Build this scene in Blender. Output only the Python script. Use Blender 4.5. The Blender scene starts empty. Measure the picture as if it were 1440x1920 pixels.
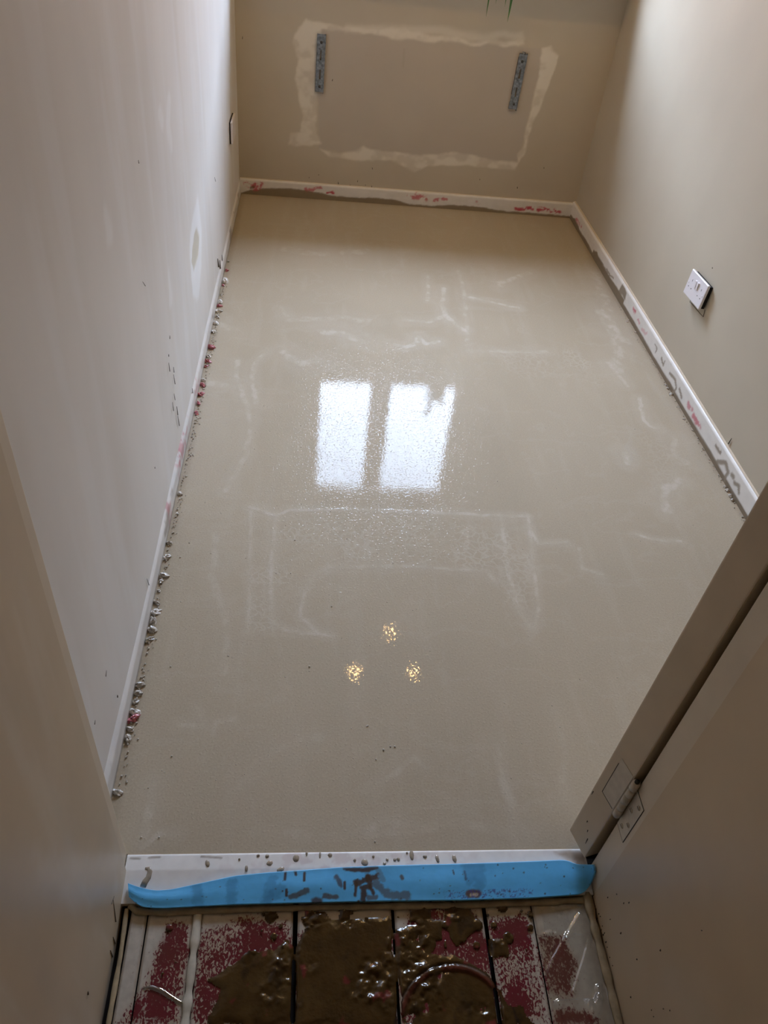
import bpy, bmesh, math, random
import numpy as np
from mathutils import Matrix, Vector

sc = bpy.context.scene
COL = sc.collection
random.seed(4)
RNG = np.random.default_rng(7)

# ------------------------------------------------------------------ camera
cam_d = bpy.data.cameras.new('camera')
cam = bpy.data.objects.new('camera', cam_d)
COL.objects.link(cam)
cam_d.sensor_fit = 'VERTICAL'
cam_d.sensor_height = 24.0
cam_d.lens = 24.0 * 1461.61 / 1920.0
cam_d.clip_start = 0.02
PITCH, YAW, ROLL = 0.7312, 0.1407, 0.1271
fw = Vector((math.sin(YAW)*math.cos(PITCH), math.cos(YAW)*math.cos(PITCH), -math.sin(PITCH)))
rt = Vector((math.cos(YAW), -math.sin(YAW), 0))
up = rt.cross(fw)
r2 = rt*math.cos(ROLL) + up*math.sin(ROLL)
u2 = -rt*math.sin(ROLL) + up*math.cos(ROLL)
M = Matrix((r2, u2, -fw)).transposed().to_4x4()
M.translation = (0.2678, -0.5879, 1.3084)
cam.matrix_world = M
sc.camera = cam

# ------------------------------------------------------------------ sky and light
SKY = (0.59, 0.74, 1.0)
SKY_STRENGTH = 92.0
BULB_STRENGTH = 430.0
world = bpy.data.worlds.new('sky')
sc.world = world
world.use_nodes = True
bg = world.node_tree.nodes['Background']
bg.inputs['Color'].default_value = (*SKY, 1)
bg.inputs['Strength'].default_value = SKY_STRENGTH
sc.view_settings.view_transform = 'Standard'
sc.view_settings.look = 'None'
sc.view_settings.exposure = -0.1
sc.view_settings.gamma = 1.0
sc.view_settings.use_curve_mapping = False
sc.cycles.use_denoising = True
sc.cycles.adaptive_threshold = 0.02
sc.cycles.max_bounces = 6
sc.cycles.diffuse_bounces = 5
sc.cycles.glossy_bounces = 3
sc.cycles.transparent_max_bounces = 12
sc.cycles.sample_clamp_indirect = 6.0
# daylight portal filling the window opening (guides the sky light, emits nothing itself)
pl = bpy.data.lights.new('window_portal', 'AREA')
pl.shape = 'RECTANGLE'; pl.size = 0.90; pl.size_y = 1.14
pl.cycles.is_portal = True
po = bpy.data.objects.new('window_portal', pl)
COL.objects.link(po)
po.location = (0.7225, 3.285, 1.44)
po.rotation_euler = (math.radians(-90), 0, 0)

# ------------------------------------------------------------------ dimensions (metres)
XL, XR, D = -0.047, 1.4535, 2.915       # room: left wall, right wall, far wall
CEIL = 2.36
HL, HR = 0.004, 0.774                   # passage walls in front of the door
HB = -1.25                              # back of the passage
HZ = -0.010                             # passage floor, lower than the screed
TW = 0.36                               # thickness of the far wall
OX0, OX1, OZ0, OZ1 = 0.29, 1.155, 0.908, 1.98   # window opening

# ------------------------------------------------------------------ helpers
def setp(o, label=None, cat=None, group=None, kind=None):
    if label: o['label'] = label
    if cat: o['category'] = cat
    if group: o['group'] = group
    if kind: o['kind'] = kind
    return o

def link(name, me, mat=None, parent=None):
    o = bpy.data.objects.new(name, me)
    COL.objects.link(o)
    if mat is not None and not me.materials: me.materials.append(mat)
    if parent is not None: o.parent = parent
    return o

def empty(name, loc=(0, 0, 0)):
    o = bpy.data.objects.new(name, None)
    o.empty_display_size = 0.02
    COL.objects.link(o); o.location = loc
    return o

def mesh_np(name, V, Fq, smooth=True, attrs=None, floats=None):
    me = bpy.data.meshes.new(name)
    V = np.asarray(V, np.float32); Fq = np.asarray(Fq, np.int32)
    n, k = Fq.shape
    me.vertices.add(len(V)); me.vertices.foreach_set('co', V.ravel())
    me.loops.add(n*k); me.loops.foreach_set('vertex_index', Fq.ravel())
    me.polygons.add(n)
    me.polygons.foreach_set('loop_start', np.arange(0, n*k, k, dtype=np.int32))
    me.polygons.foreach_set('loop_total', np.full(n, k, np.int32))
    me.polygons.foreach_set('use_smooth', np.full(n, smooth))
    for key, rgb in (attrs or {}).items():
        a = me.attributes.new(key, 'FLOAT_COLOR', 'POINT')
        c = np.ones((len(V), 4), np.float32); c[:, :3] = rgb
        a.data.foreach_set('color', c.ravel())
    for key, f in (floats or {}).items():
        a = me.attributes.new(key, 'FLOAT', 'POINT')
        a.data.foreach_set('value', np.asarray(f, np.float32).ravel())
    me.update(); me.validate()
    return me

def grid_faces(nu, nv, flip=False):
    i = np.arange((nu-1)*(nv-1)); a = (i // (nu-1))*nu + i % (nu-1)
    q = np.stack([a, a+1, a+nu+1, a+nu], 1)
    return q[:, ::-1] if flip else q

def bm_box(bm, x0, x1, y0, y1, z0, z1, mat=None):
    vs = [bm.verts.new(p) for p in ((x0,y0,z0),(x1,y0,z0),(x1,y1,z0),(x0,y1,z0),(x0,y0,z1),(x1,y0,z1),(x1,y1,z1),(x0,y1,z1))]
    if mat is not None:
        for v in vs: v.co = mat @ v.co
    for f in ((0,3,2,1),(4,5,6,7),(0,1,5,4),(1,2,6,5),(2,3,7,6),(3,0,4,7)):
        bm.faces.new([vs[i] for i in f])
    return vs

def bm_done(bm, name, mat, parent=None, bevel=0, seg=2, smooth=False):
    if bevel:
        bmesh.ops.bevel(bm, geom=list(bm.edges), offset=bevel, segments=seg, profile=.6, affect='EDGES', clamp_overlap=True)
    bmesh.ops.recalc_face_normals(bm, faces=bm.faces)
    me = bpy.data.meshes.new(name)
    for f in bm.faces: f.smooth = smooth
    bm.to_mesh(me); bm.free()
    return link(name, me, mat, parent)

def box(name, dims, mat, parent=None, bevel=0, seg=2, mtx=None):
    bm = bmesh.new(); bm_box(bm, *dims, mat=mtx)
    return bm_done(bm, name, mat, parent, bevel, seg)

def tube_geo(bm, pts, rad, n=8, caps=True):
    pts = [Vector(p) for p in pts]
    rad = rad if isinstance(rad, (list, tuple)) else [rad]*len(pts)
    rings = []
    for i, p in enumerate(pts):
        t = (pts[min(i+1, len(pts)-1)] - pts[max(i-1, 0)]).normalized()
        a = t.orthogonal().normalized() if i == 0 else (prev - t*prev.dot(t)).normalized()
        prev = a; b = t.cross(a)
        rings.append([bm.verts.new(p + (a*math.cos(2*math.pi*k/n) + b*math.sin(2*math.pi*k/n))*rad[i]) for k in range(n)])
    for r0, r1 in zip(rings, rings[1:]):
        for k in range(n):
            bm.faces.new((r0[k], r0[(k+1) % n], r1[(k+1) % n], r1[k]))
    if caps:
        bm.faces.new(rings[0][::-1]); bm.faces.new(rings[-1])

def tube(name, pts, rad, mat, parent=None, n=8):
    bm = bmesh.new(); tube_geo(bm, pts, rad, n)
    return bm_done(bm, name, mat, parent, smooth=True)

# ---- value noise
_tab = RNG.random((256, 256))
def vn(x, y, s=0):
    x = np.asarray(x, float) + s*17.31; y = np.asarray(y, float) + s*9.77
    xi = np.floor(x).astype(int); yi = np.floor(y).astype(int)
    fx = x-xi; fy = y-yi
    fx = fx*fx*(3-2*fx); fy = fy*fy*(3-2*fy)
    g = lambda a, b: _tab[a & 255, b & 255]
    return (g(xi, yi)*(1-fx)+g(xi+1, yi)*fx)*(1-fy) + (g(xi, yi+1)*(1-fx)+g(xi+1, yi+1)*fx)*fy
def fbm(x, y, s=0, o=4):
    r = 0; a = .5; t = 0
    for i in range(o):
        r = r + a*vn(x*2**i, y*2**i, s+i*3); t += a; a *= .5
    return r/t
def sst(e0, e1, x):
    t = np.clip((x-e0)/(e1-e0), 0, 1)
    return t*t*(3-2*t)
def segdist(U, V, pts):
    d = np.full(U.shape, 1e3)
    for (x0, y0), (x1, y1) in zip(pts, pts[1:]):
        dx, dy = x1-x0, y1-y0; L2 = dx*dx+dy*dy+1e-12
        t = np.clip(((U-x0)*dx+(V-y0)*dy)/L2, 0, 1)
        d = np.minimum(d, np.hypot(U-x0-t*dx, V-y0-t*dy))
    return d
def inside(U, V, poly):
    r = np.zeros(U.shape, bool); n = len(poly)
    for i in range(n):
        x0, y0 = poly[i]; x1, y1 = poly[(i+1) % n]
        c = ((y0 > V) != (y1 > V)) & (U < (x1-x0)*(V-y0)/((y1-y0) if abs(y1-y0) > 1e-12 else 1e-12)+x0)
        r ^= c
    return r

class Canvas:
    """a surface grid in (u, v) with an albedo per vertex and a relief height"""
    def __init__(s, u0, u1, v0, v1, step, base):
        s.nu = int(round((u1-u0)/step))+1; s.nv = int(round((v1-v0)/step))+1
        s.U, s.V = np.meshgrid(np.linspace(u0, u1, s.nu), np.linspace(v0, v1, s.nv))
        s.rgb = np.empty(s.U.shape+(3,)); s.rgb[:] = base
        s.h = np.zeros(s.U.shape); s.x = {}
    def warp(s, amp, sc_, seed):
        return s.U+(fbm(s.U*sc_, s.V*sc_, seed)-.5)*2*amp, s.V+(fbm(s.U*sc_, s.V*sc_, seed+5)-.5)*2*amp
    def stroke(s, pts, w, amp=0, freq=30, seed=1, taper=False):
        P = np.array(pts); mg = w+amp*1.5
        iu = (s.U[0] >= P[:, 0].min()-mg) & (s.U[0] <= P[:, 0].max()+mg); iv = (s.V[:, 0] >= P[:, 1].min()-mg) & (s.V[:, 0] <= P[:, 1].max()+mg)
        out = np.zeros(s.U.shape)
        if not iu.any() or not iv.any(): return out
        ix = np.ix_(iv, iu); U, V = s.U[ix], s.V[ix]
        if amp: U, V = U+(fbm(U*freq, V*freq, seed)-.5)*2*amp, V+(fbm(U*freq, V*freq, seed+5)-.5)*2*amp
        out[ix] = 1-sst(w*.35, w, segdist(U, V, pts))
        return out
    def poly(s, pts, soft, amp=0, freq=30, seed=1):
        U, V = s.warp(amp, freq, seed) if amp else (s.U, s.V)
        d = segdist(U, V, list(pts)+[pts[0]]); d = np.where(inside(U, V, pts), d, -d)
        return sst(-soft, soft, d)
    def lay(s, m, col, k=1.0):
        m = np.clip(m*k, 0, 1)[..., None]
        s.rgb = s.rgb*(1-m)+np.asarray(col)*m
    def mul(s, f): s.rgb = s.rgb*f[..., None]
    def build(s, name, place, mat, parent=None, flip=False, floats=None, cut=None):
        """place(U, V, h) -> x, y, z"""
        P = np.stack([a.ravel() for a in place(s.U, s.V, s.h)], 1)
        Fq = grid_faces(s.nu, s.nv, flip)
        if cut is not None:
            keep = ~cut.ravel()[Fq].any(1); Fq = Fq[keep]
            used = np.unique(Fq); mp = np.full(len(P), -1); mp[used] = np.arange(len(used))
            me = mesh_np(name, P[used], mp[Fq], True, {'paint': s.rgb.reshape(-1, 3)[used]}, {k: v.ravel()[used] for k, v in s.x.items()})
        else:
            me = mesh_np(name, P, Fq, True, {'paint': s.rgb.reshape(-1, 3)}, {k: v for k, v in s.x.items()})
        return link(name, me, mat, parent)

# ---- materials
def mat_new(name):
    m = bpy.data.materials.new(name); m.use_nodes = True
    nt = m.node_tree; b = nt.nodes['Principled BSDF']
    return m, nt, b
def nn(nt, t, **kw):
    n = nt.nodes.new(t)
    for k, v in kw.items():
        if k in n.inputs: n.inputs[k].default_value = v
        else: setattr(n, k, v)
    return n
def surf(name, col=(.6, .6, .6), rough=.6, spec=.4, var=.06, vscale=12, bump=0.0, bscale=60, bdist=.001, paint=False,
         metal=0, coat=0, coatrough=.05, rvar=0, stretch=(1, 1, 1), bdetail=3, roughattr=False):
    m, nt, b = mat_new(name)
    tc = nn(nt, 'ShaderNodeTexCoord'); mp = nn(nt, 'ShaderNodeMapping')
    mp.inputs['Scale'].default_value = stretch
    nt.links.new(tc.outputs['Object'], mp.inputs['Vector'])
    n1 = nn(nt, 'ShaderNodeTexNoise', Scale=vscale, Detail=5.0)
    nt.links.new(mp.outputs[0], n1.inputs['Vector'])
    mr = nn(nt, 'ShaderNodeMapRange'); mr.inputs['From Min'].default_value = .3; mr.inputs['From Max'].default_value = .7
    mr.inputs['To Min'].default_value = 1-var; mr.inputs['To Max'].default_value = 1+var
    nt.links.new(n1.outputs['Fac'], mr.inputs['Value'])
    mx = nn(nt, 'ShaderNodeVectorMath', operation='SCALE')
    if paint:
        at = nn(nt, 'ShaderNodeAttribute', attribute_name='paint')
        nt.links.new(at.outputs['Color'], mx.inputs[0])
    else:
        mx.inputs[0].default_value = col
    nt.links.new(mr.outputs[0], mx.inputs['Scale'])
    nt.links.new(mx.outputs[0], b.inputs['Base Color'])
    b.inputs['Roughness'].default_value = rough
    b.inputs['Specular IOR Level'].default_value = spec
    b.inputs['Metallic'].default_value = metal
    b.inputs['Coat Weight'].default_value = coat
    b.inputs['Coat Roughness'].default_value = coatrough
    if roughattr:
        ra = nn(nt, 'ShaderNodeAttribute', attribute_name='rough')
        nt.links.new(ra.outputs['Fac'], b.inputs['Roughness'])
    if bump:
        n2 = nn(nt, 'ShaderNodeTexNoise', Scale=bscale, Detail=float(bdetail))
        nt.links.new(mp.outputs[0], n2.inputs['Vector'])
        bp = nn(nt, 'ShaderNodeBump', Strength=bump, Distance=bdist)
        nt.links.new(n2.outputs['Fac'], bp.inputs['Height'])
        nt.links.new(bp.outputs[0], b.inputs['Normal'])
    return m

C_WALL = np.array((.52, .455, .35)); C_LEFT = np.array((.70, .675, .64)); C_SCR = np.array((.415, .355, .265))
C_MUD = np.array((.046, .023, .0055)); C_RED = np.array((.30, .025, .055)); C_PINK = np.array((.62, .20, .24))
C_FILL = np.array((.72, .665, .56)); C_WHITE = np.array((.78, .77, .74))

M_WALL = surf('painted_plaster', C_WALL, .62, .3, .03, 5, .12, 140, .0006, paint=True)
M_LEFTW = surf('skimmed_plaster', C_LEFT, .48, .35, .035, 6, .10, 90, .0006, paint=True, stretch=(1, 1, .35))
M_PLAIN = surf('matt_paint', C_WALL, .65, .3, .03, 5, .1, 120, .0006)
M_CEIL = surf('ceiling_paint', (.52, .45, .36), .75, .2, .02, 4, .08, 90, .0006)
M_LINING = surf('gloss_lining_paint', (.55, .46, .34), .36, .4, .05, 7, .12, 45, .0008, paint=True)
M_TRIM = surf('trim_paint', (.66, .57, .44), .38, .4, .05, 14, .10, 70, .0006)
M_SKIRT = surf('skirting_paint', C_WHITE, .42, .4, .04, 30, .2, 120, .0006, paint=True)
M_BATTEN = surf('batten_paint', C_WHITE, .38, .4, .05, 40, .12, 90, .0006, paint=True)
M_FOAM = surf('blue_foam', (.09, .38, .72), .50, .35, .05, 60, .15, 260, .0005, paint=True)
def board_mat():
    m = surf('primed_board', C_WHITE, .30, .45, .10, 90, .15, 200, .0006, paint=True, roughattr=True)
    nt = m.node_tree; b = nt.nodes['Principled BSDF']
    src = b.inputs['Base Color'].links[0].from_socket
    tc = nn(nt, 'ShaderNodeTexCoord'); mp = nn(nt, 'ShaderNodeMapping'); mp.inputs['Scale'].default_value = (1, .62, 1)
    nt.links.new(tc.outputs['Object'], mp.inputs['Vector'])
    n = nn(nt, 'ShaderNodeTexNoise', Scale=300.0, Detail=2.0, Distortion=.8); nt.links.new(mp.outputs[0], n.inputs['Vector'])
    ra = nn(nt, 'ShaderNodeAttribute', attribute_name='red')
    ad = nn(nt, 'ShaderNodeMath', operation='MULTIPLY_ADD'); nt.links.new(ra.outputs['Fac'], ad.inputs[0]); ad.inputs[1].default_value = .42; nt.links.new(n.outputs['Fac'], ad.inputs[2])
    mr = nn(nt, 'ShaderNodeMapRange'); mr.inputs['From Min'].default_value = .70; mr.inputs['From Max'].default_value = .79
    nt.links.new(ad.outputs[0], mr.inputs['Value'])
    mx = nn(nt, 'ShaderNodeMix', data_type='RGBA'); nt.links.new(mr.outputs[0], mx.inputs[0]); nt.links.new(src, mx.inputs[6])
    n2 = nn(nt, 'ShaderNodeTexNoise', Scale=38.0, Detail=3.0); nt.links.new(tc.outputs['Object'], n2.inputs['Vector'])
    cr = nn(nt, 'ShaderNodeMix', data_type='RGBA'); nt.links.new(n2.outputs['Fac'], cr.inputs[0])
    cr.inputs[6].default_value = (.090, .024, .017, 1); cr.inputs[7].default_value = (.135, .012, .024, 1)
    nt.links.new(cr.outputs[2], mx.inputs[7]); nt.links.new(mx.outputs[2], b.inputs['Base Color'])
    return m
M_BOARD = board_mat()
M_MUD = surf('wet_mud', C_MUD, .16, .5, .22, 45, .5, 130, .0014, paint=True)
M_DROP = surf('wet_screed_drop', (.34, .29, .225), .12, .5, .08, 200)
M_BUB = surf('screed_bubble', (.58, .54, .48), .10, .6, .1, 200)
M_DROPD = surf('wet_mud_drop', (.10, .065, .035), .12, .5, .1, 200)
M_CRUMB = surf('screed_crumb', (.50, .46, .40), .22, .5, .3, 220, .5, 300, .001)
M_CRUMBR = surf('pink_crumb', (.46, .14, .16), .22, .5, .5, 260, .5, 300, .001)
M_CRUMBW = surf('pale_crumb', (.74, .72, .68), .25, .5, .2, 220, .5, 300, .001)
M_SEAL = surf('sealant', (.31, .245, .15), .35, .45, .25, 60, .3, 120, .001)
M_STEEL = surf('galvanised_steel', (.22, .24, .26), .42, .5, .5, 110, .2, 200, .0004, metal=.75)
M_SCREW = surf('screw_steel', (.10, .10, .10), .4, .5, .2, 300, metal=.6)
M_PLASTIC = surf('white_plastic', (.74, .70, .71), .28, .45, .01, 10)
M_DARK = surf('dark_void', (.012, .010, .009), .8, .2, .1, 30)
M_LINE = surf('pencil_line', (.05, .045, .04), .7, .2, .1, 50)
M_SPLASH = surf('dried_splash', (.085, .065, .045), .5, .3, .2, 300)
M_FRAME = surf('window_frame_upvc', (.78, .78, .77), .3, .4, .01, 10)
M_POT = surf('terracotta_pot', (.36, .16, .09), .6, .3, .15, 40, .2, 120)
M_SOIL = surf('potting_soil', (.035, .022, .014), .9, .2, .4, 150, .6, 250)
M_LEAF = surf('plant_leaf', (.045, .14, .022), .35, .5, .25, 35)
M_LAMPW = surf('lamp_metal', (.45, .44, .42), .3, .5, .02, 20, metal=.9)
M_BRICK = surf('outer_brick', (.16, .085, .06), .8, .2, .1, 8)
M_LAWN = surf('lawn', (.06, .10, .03), .9, .2, .3, 6)

def glass_mat(name, rough=.0, fac=.06, tint=(1, 1, 1)):
    m = bpy.data.materials.new(name); m.use_nodes = True
    nt = m.node_tree; nt.nodes.clear()
    o = nn(nt, 'ShaderNodeOutputMaterial'); t = nn(nt, 'ShaderNodeBsdfTransparent'); g = nn(nt, 'ShaderNodeBsdfGlossy')
    t.inputs['Color'].default_value = (*tint, 1); g.inputs['Roughness'].default_value = rough
    x = nn(nt, 'ShaderNodeMixShader'); x.inputs[0].default_value = fac
    nt.links.new(t.outputs[0], x.inputs[1]); nt.links.new(g.outputs[0], x.inputs[2]); nt.links.new(x.outputs[0], o.inputs[0])
    return m
M_GLASS = glass_mat('window_glass')
M_BULB = bpy.data.materials.new('lit_bulb'); M_BULB.use_nodes = True
_b = M_BULB.node_tree.nodes['Principled BSDF']
_b.inputs['Base Color'].default_value = (1, .9, .7, 1)
_b.inputs['Emission Color'].default_value = (1.0, .60, .22, 1)
_b.inputs['Emission Strength'].default_value = BULB_STRENGTH

# wet screed: glossy, with very fine ripples and a net of pale bubbles where masked
def screed_mat():
    m, nt, b = mat_new('wet_screed')
    tc = nn(nt, 'ShaderNodeTexCoord')
    at = nn(nt, 'ShaderNodeAttribute', attribute_name='paint')
    ce = nn(nt, 'ShaderNodeAttribute', attribute_name='cells')
    wv = nn(nt, 'ShaderNodeTexNoise', Scale=22.0, Detail=3.0)
    nt.links.new(tc.outputs['Object'], wv.inputs['Vector'])
    wm = nn(nt, 'ShaderNodeVectorMath', operation='MULTIPLY_ADD')
    wm.inputs[1].default_value = (.05, .05, 0)
    nt.links.new(wv.outputs['Color'], wm.inputs[0]); nt.links.new(tc.outputs['Object'], wm.inputs[2])
    vo = nn(nt, 'ShaderNodeTexVoronoi', feature='DISTANCE_TO_EDGE', Scale=52.0)
    nt.links.new(wm.outputs[0], vo.inputs['Vector'])
    ed = nn(nt, 'ShaderNodeMapRange'); ed.inputs['From Min'].default_value = .02; ed.inputs['From Max'].default_value = .14
    ed.inputs['To Min'].default_value = 1; ed.inputs['To Max'].default_value = 0
    nt.links.new(vo.outputs['Distance'], ed.inputs['Value'])
    em = nn(nt, 'ShaderNodeMath', operation='MULTIPLY'); nt.links.new(ed.outputs[0], em.inputs[0]); nt.links.new(ce.outputs['Fac'], em.inputs[1])
    em2 = nn(nt, 'ShaderNodeMath', operation='MULTIPLY'); nt.links.new(em.outputs[0], em2.inputs[0]); em2.inputs[1].default_value = .26
    n1 = nn(nt, 'ShaderNodeTexNoise', Scale=260.0, Detail=4.0); nt.links.new(tc.outputs['Object'], n1.inputs['Vector'])
    mr = nn(nt, 'ShaderNodeMapRange'); mr.inputs['From Min'].default_value = .3; mr.inputs['From Max'].default_value = .7
    mr.inputs['To Min'].default_value = .94; mr.inputs['To Max'].default_value = 1.06
    nt.links.new(n1.outputs['Fac'], mr.inputs['Value'])
    sc_ = nn(nt, 'ShaderNodeVectorMath', operation='SCALE'); nt.links.new(at.outputs['Color'], sc_.inputs[0]); nt.links.new(mr.outputs[0], sc_.inputs['Scale'])
    mx = nn(nt, 'ShaderNodeMix', data_type='RGBA'); nt.links.new(em2.outputs[0], mx.inputs[0])
    nt.links.new(sc_.outputs[0], mx.inputs[6]); mx.inputs[7].default_value = (.56, .52, .45, 1)
    nt.links.new(mx.outputs[2], b.inputs['Base Color'])
    b.inputs['Roughness'].default_value = .005
    b.inputs['IOR'].default_value = 1.14
    n2 = nn(nt, 'ShaderNodeTexNoise', Scale=150.0, Detail=1.0); nt.links.new(tc.outputs['Object'], n2.inputs['Vector'])
    pk = nn(nt, 'ShaderNodeMapRange'); pk.inputs['From Min'].default_value = .62; pk.inputs['From Max'].default_value = .85
    n4 = nn(nt, 'ShaderNodeTexNoise', Scale=210.0, Detail=0.0); nt.links.new(tc.outputs['Object'], n4.inputs['Vector'])
    nt.links.new(n4.outputs['Fac'], pk.inputs['Value'])
    ad = nn(nt, 'ShaderNodeMath', operation='MULTIPLY_ADD'); nt.links.new(pk.outputs[0], ad.inputs[0]); ad.inputs[1].default_value = 2.2; nt.links.new(n2.outputs['Fac'], ad.inputs[2])
    bp = nn(nt, 'ShaderNodeBump', Strength=1.0, Distance=.000085); nt.links.new(ad.outputs[0], bp.inputs['Height'])
    n3 = nn(nt, 'ShaderNodeTexNoise', Scale=14.0, Detail=2.0); nt.links.new(tc.outputs['Object'], n3.inputs['Vector'])
    bp2 = nn(nt, 'ShaderNodeBump', Strength=1.0, Distance=.00004); nt.links.new(n3.outputs['Fac'], bp2.inputs['Height'])
    nt.links.new(bp.outputs[0], bp2.inputs['Normal'])
    nt.links.new(bp2.outputs[0], b.inputs['Normal'])
    return m
M_SCREED = screed_mat()

# ================================================================== THE SETTING
# ---- wet screed floor
cv = Canvas(XL, XR, 0.0, D, .004, C_SCR)
U, V = cv.U, cv.V
cv.mul(.93+.14*fbm(U*3, V*2.2, 1, 4))
st = fbm(U*34, V*5, 2, 4); cv.lay(sst(.55, .8, st)*.10, (.50, .455, .38))
st = fbm(U*7+fbm(U*5, V*5, 9)*3, V*7, 4, 5); cv.lay((1-sst(0, .03, np.abs(st-.5)))*.09, (.52, .48, .41))
FLOW = [  # pale laitance lines left by the trowel, in floor coordinates: (points, width, strength)
 ([(0.1946,1.6006),(0.2228,1.5617),(0.2501,1.5361),(0.3065,1.5606)], .022, .75),
 ([(0.3249,1.7401),(0.3853,1.7363),(0.4167,1.7118),(0.4532,1.6916)], .026, .8),
 ([(0.2064,1.8017),(0.2995,1.8238),(0.3871,1.8417),(0.473,1.8296)], .022, .5),
 ([(0.1744,1.8875),(0.1911,1.8293)], .012, .6),
 ([(0.1752,2.3686),(0.2318,2.3386),(0.3248,2.3387)], .03, .5),
 ([(0.4001,2.3651),(0.4793,2.4023)], .03, .45),
 ([(0.1337,1.5782),(0.1073,1.5251),(0.1026,1.4519),(0.122,1.3037)], .010, .75),
 ([(0.0549,1.5292),(0.0568,1.4476),(0.0847,1.3526),(0.1159,1.2167),(0.1148,1.0713),(0.0771,0.9168)], .010, .6),
 ([(-0.0298,1.4017),(0.0255,1.3924)], .016, .5),
 ([(-0.0217,1.7462),(0.0173,1.7157)], .025, .5),
 ([(0.5534,1.6784),(0.5882,1.6684),(0.6265,1.6999),(0.6427,1.7402),(0.6567,1.6963),(0.706,1.719)], .013, 1.0),
 ([(0.5966,1.8517),(0.6819,1.843),(0.7385,1.8953)], .013, .7),
 ([(0.7673,2.1153),(0.7435,1.9747),(0.7495,1.9082),(0.8026,1.8013)], .012, .8),
 ([(0.7159,2.21),(0.6963,2.0092)], .010, .7),
 ([(0.8444,2.2746),(0.84,2.0822),(0.806,1.7298)], .010, .5),
 ([(0.8564,2.0548),(0.9455,2.0206),(1.0331,1.9948)], .010, .85),
 ([(0.9952,2.1595),(1.0086,2.2015),(1.1323,2.2929)], .018, .7),
 ([(0.7973,1.6666),(1.068,1.6878)], .014, .5),
 ([(1.4129,2.3287),(1.3686,1.9833),(1.3537,1.7891),(1.2934,1.5991)], .028, .6),
 ([(1.3491,2.0095),(1.3554,1.864),(1.3799,1.792)], .03, .55),
 ([(1.2736,1.6404),(1.302,1.5038)], .010, .7),
 ([(1.3212,1.4323),(1.2941,1.3065),(1.3043,1.2853),(1.3309,1.2736)], .010, .9),
 ([(0.1397,0.8577),(0.205,0.8296),(0.2328,0.8524),(0.3677,0.8591),(0.6084,0.8588),(0.8422,0.8559)], .007, .8),
 ([(0.8371,0.8159),(0.853,0.7592),(0.9216,0.7676)], .006, .9),
 ([(0.3325,0.6593),(0.4418,0.6665),(0.5426,0.6701),(0.7006,0.66),(0.7234,0.6267)], .006, .5),
 ([(0.3325,0.6593),(0.2937,0.6279),(0.2766,0.5773),(0.2724,0.5082),(0.3117,0.4638)], .006, .6),
 ([(0.2024,0.8295),(0.2015,0.6683),(0.2104,0.4935),(0.2463,0.4696),(0.341,0.4601)], .006, .7),
 ([(0.1407,0.844),(0.1584,0.5599),(0.1616,0.4678)], .005, .5),
 ([(0.7725,0.8486),(0.7554,0.6498),(0.7596,0.548),(0.7753,0.4898)], .007, .6),
 ([(0.843,0.86),(0.8191,0.6519),(0.807,0.5492),(0.7869,0.4931)], .006, .7),
 ([(1.1855,1.144),(1.1828,1.0973)], .014, 1.0),
 ([(1.1143,0.8006),(1.1762,0.7818),(1.2258,0.7819)], .006, .8),
 ([(1.3111,1.0248),(1.2644,0.9971),(1.2354,0.9423),(1.2352,0.8974)], .018, .8),
 ([(1.3564,1.1081),(1.3444,1.1519),(1.3616,1.2303)], .015, .6),
 ([(0.9534,0.7463),(0.9415,0.677),(0.9867,0.6574)], .006, .4),
 ([(0.0222,0.0323),(0.0243,0.084),(0.0253,0.1235)], .010, .7),
 ([(0.0191,0.0099),(0.0484,0.0321),(0.0751,0.029)], .006, .7),
 ([(0.0808,0.2767),(0.0952,0.2384),(0.0454,0.2439)], .006, .5),
 ([(0.1169,0.2192),(0.1189,0.2477),(0.1532,0.2537)], .006, .4),
 ([(0.0665,0.7615),(0.0747,0.624),(0.118,0.4726),(0.1228,0.3639)], .012, .35),
 ([(0.6515,0.1978),(0.6521,0.1104),(0.6766,0.0301)], .012, .4),
 ([(0.4116,0.1116),(0.4948,0.1752),(0.5129,0.1534)], .008, .35),
 ([(0.4085,0.0424),(0.4279,0.0566),(0.4648,0.0466)], .008, .45),
 ([(0.2075,0.035),(0.3162,0.0245),(0.56,0.0506),(0.6891,0.0204)], .014, .3),
 ([(0.7859,0.2818),(0.7831,0.1752),(0.753,0.0891)], .010, .3),
 ([(0.1783,0.1229),(0.2362,0.1972),(0.3152,0.2198)], .014, .25),
]
wisp = fbm(U*55, V*40, 12, 4)
for i, (p, w, k) in enumerate(FLOW):
    m = cv.stroke(p, w, w*.7, 26, i) * (.25+.95*sst(.38, .72, wisp))
    halo = cv.stroke(p, w*4, w*1.5, 12, i)*.10
    cv.lay(m*k*.44+halo*k, (.60, .565, .50))
    cv.h += cv.stroke(p, w*1.6, w*.5, 18, i)*.00022*k
cells = .8*cv.poly([(0.1422,0.8402),(0.8412,0.8438),(0.8024,0.5334),(0.7559,0.5479),(0.7238,0.6764),(0.3129,0.662),(0.2675,0.5201),(0.3162,0.4625),(0.1629,0.465)], .02, .02, 14, 3)
cells = np.maximum(cells, cv.poly([(1.0755,1.6208),(1.1619,1.715),(1.2226,1.6022),(1.2148,1.5053),(1.1496,1.515),(1.092,1.5733)], .03, .05, 10, 4))
cells = np.maximum(cells, .6*cv.poly([(0.8731,1.6541),(1.0877,1.6761),(1.1065,1.5586),(0.9253,1.5414)], .04, .06, 10, 5))
cells = np.maximum(cells, .5*cv.poly([(1.2561,1.2762),(1.3999,1.2068),(1.3033,0.8965),(1.2415,1.0254)], .05, .08, 8, 6))
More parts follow.
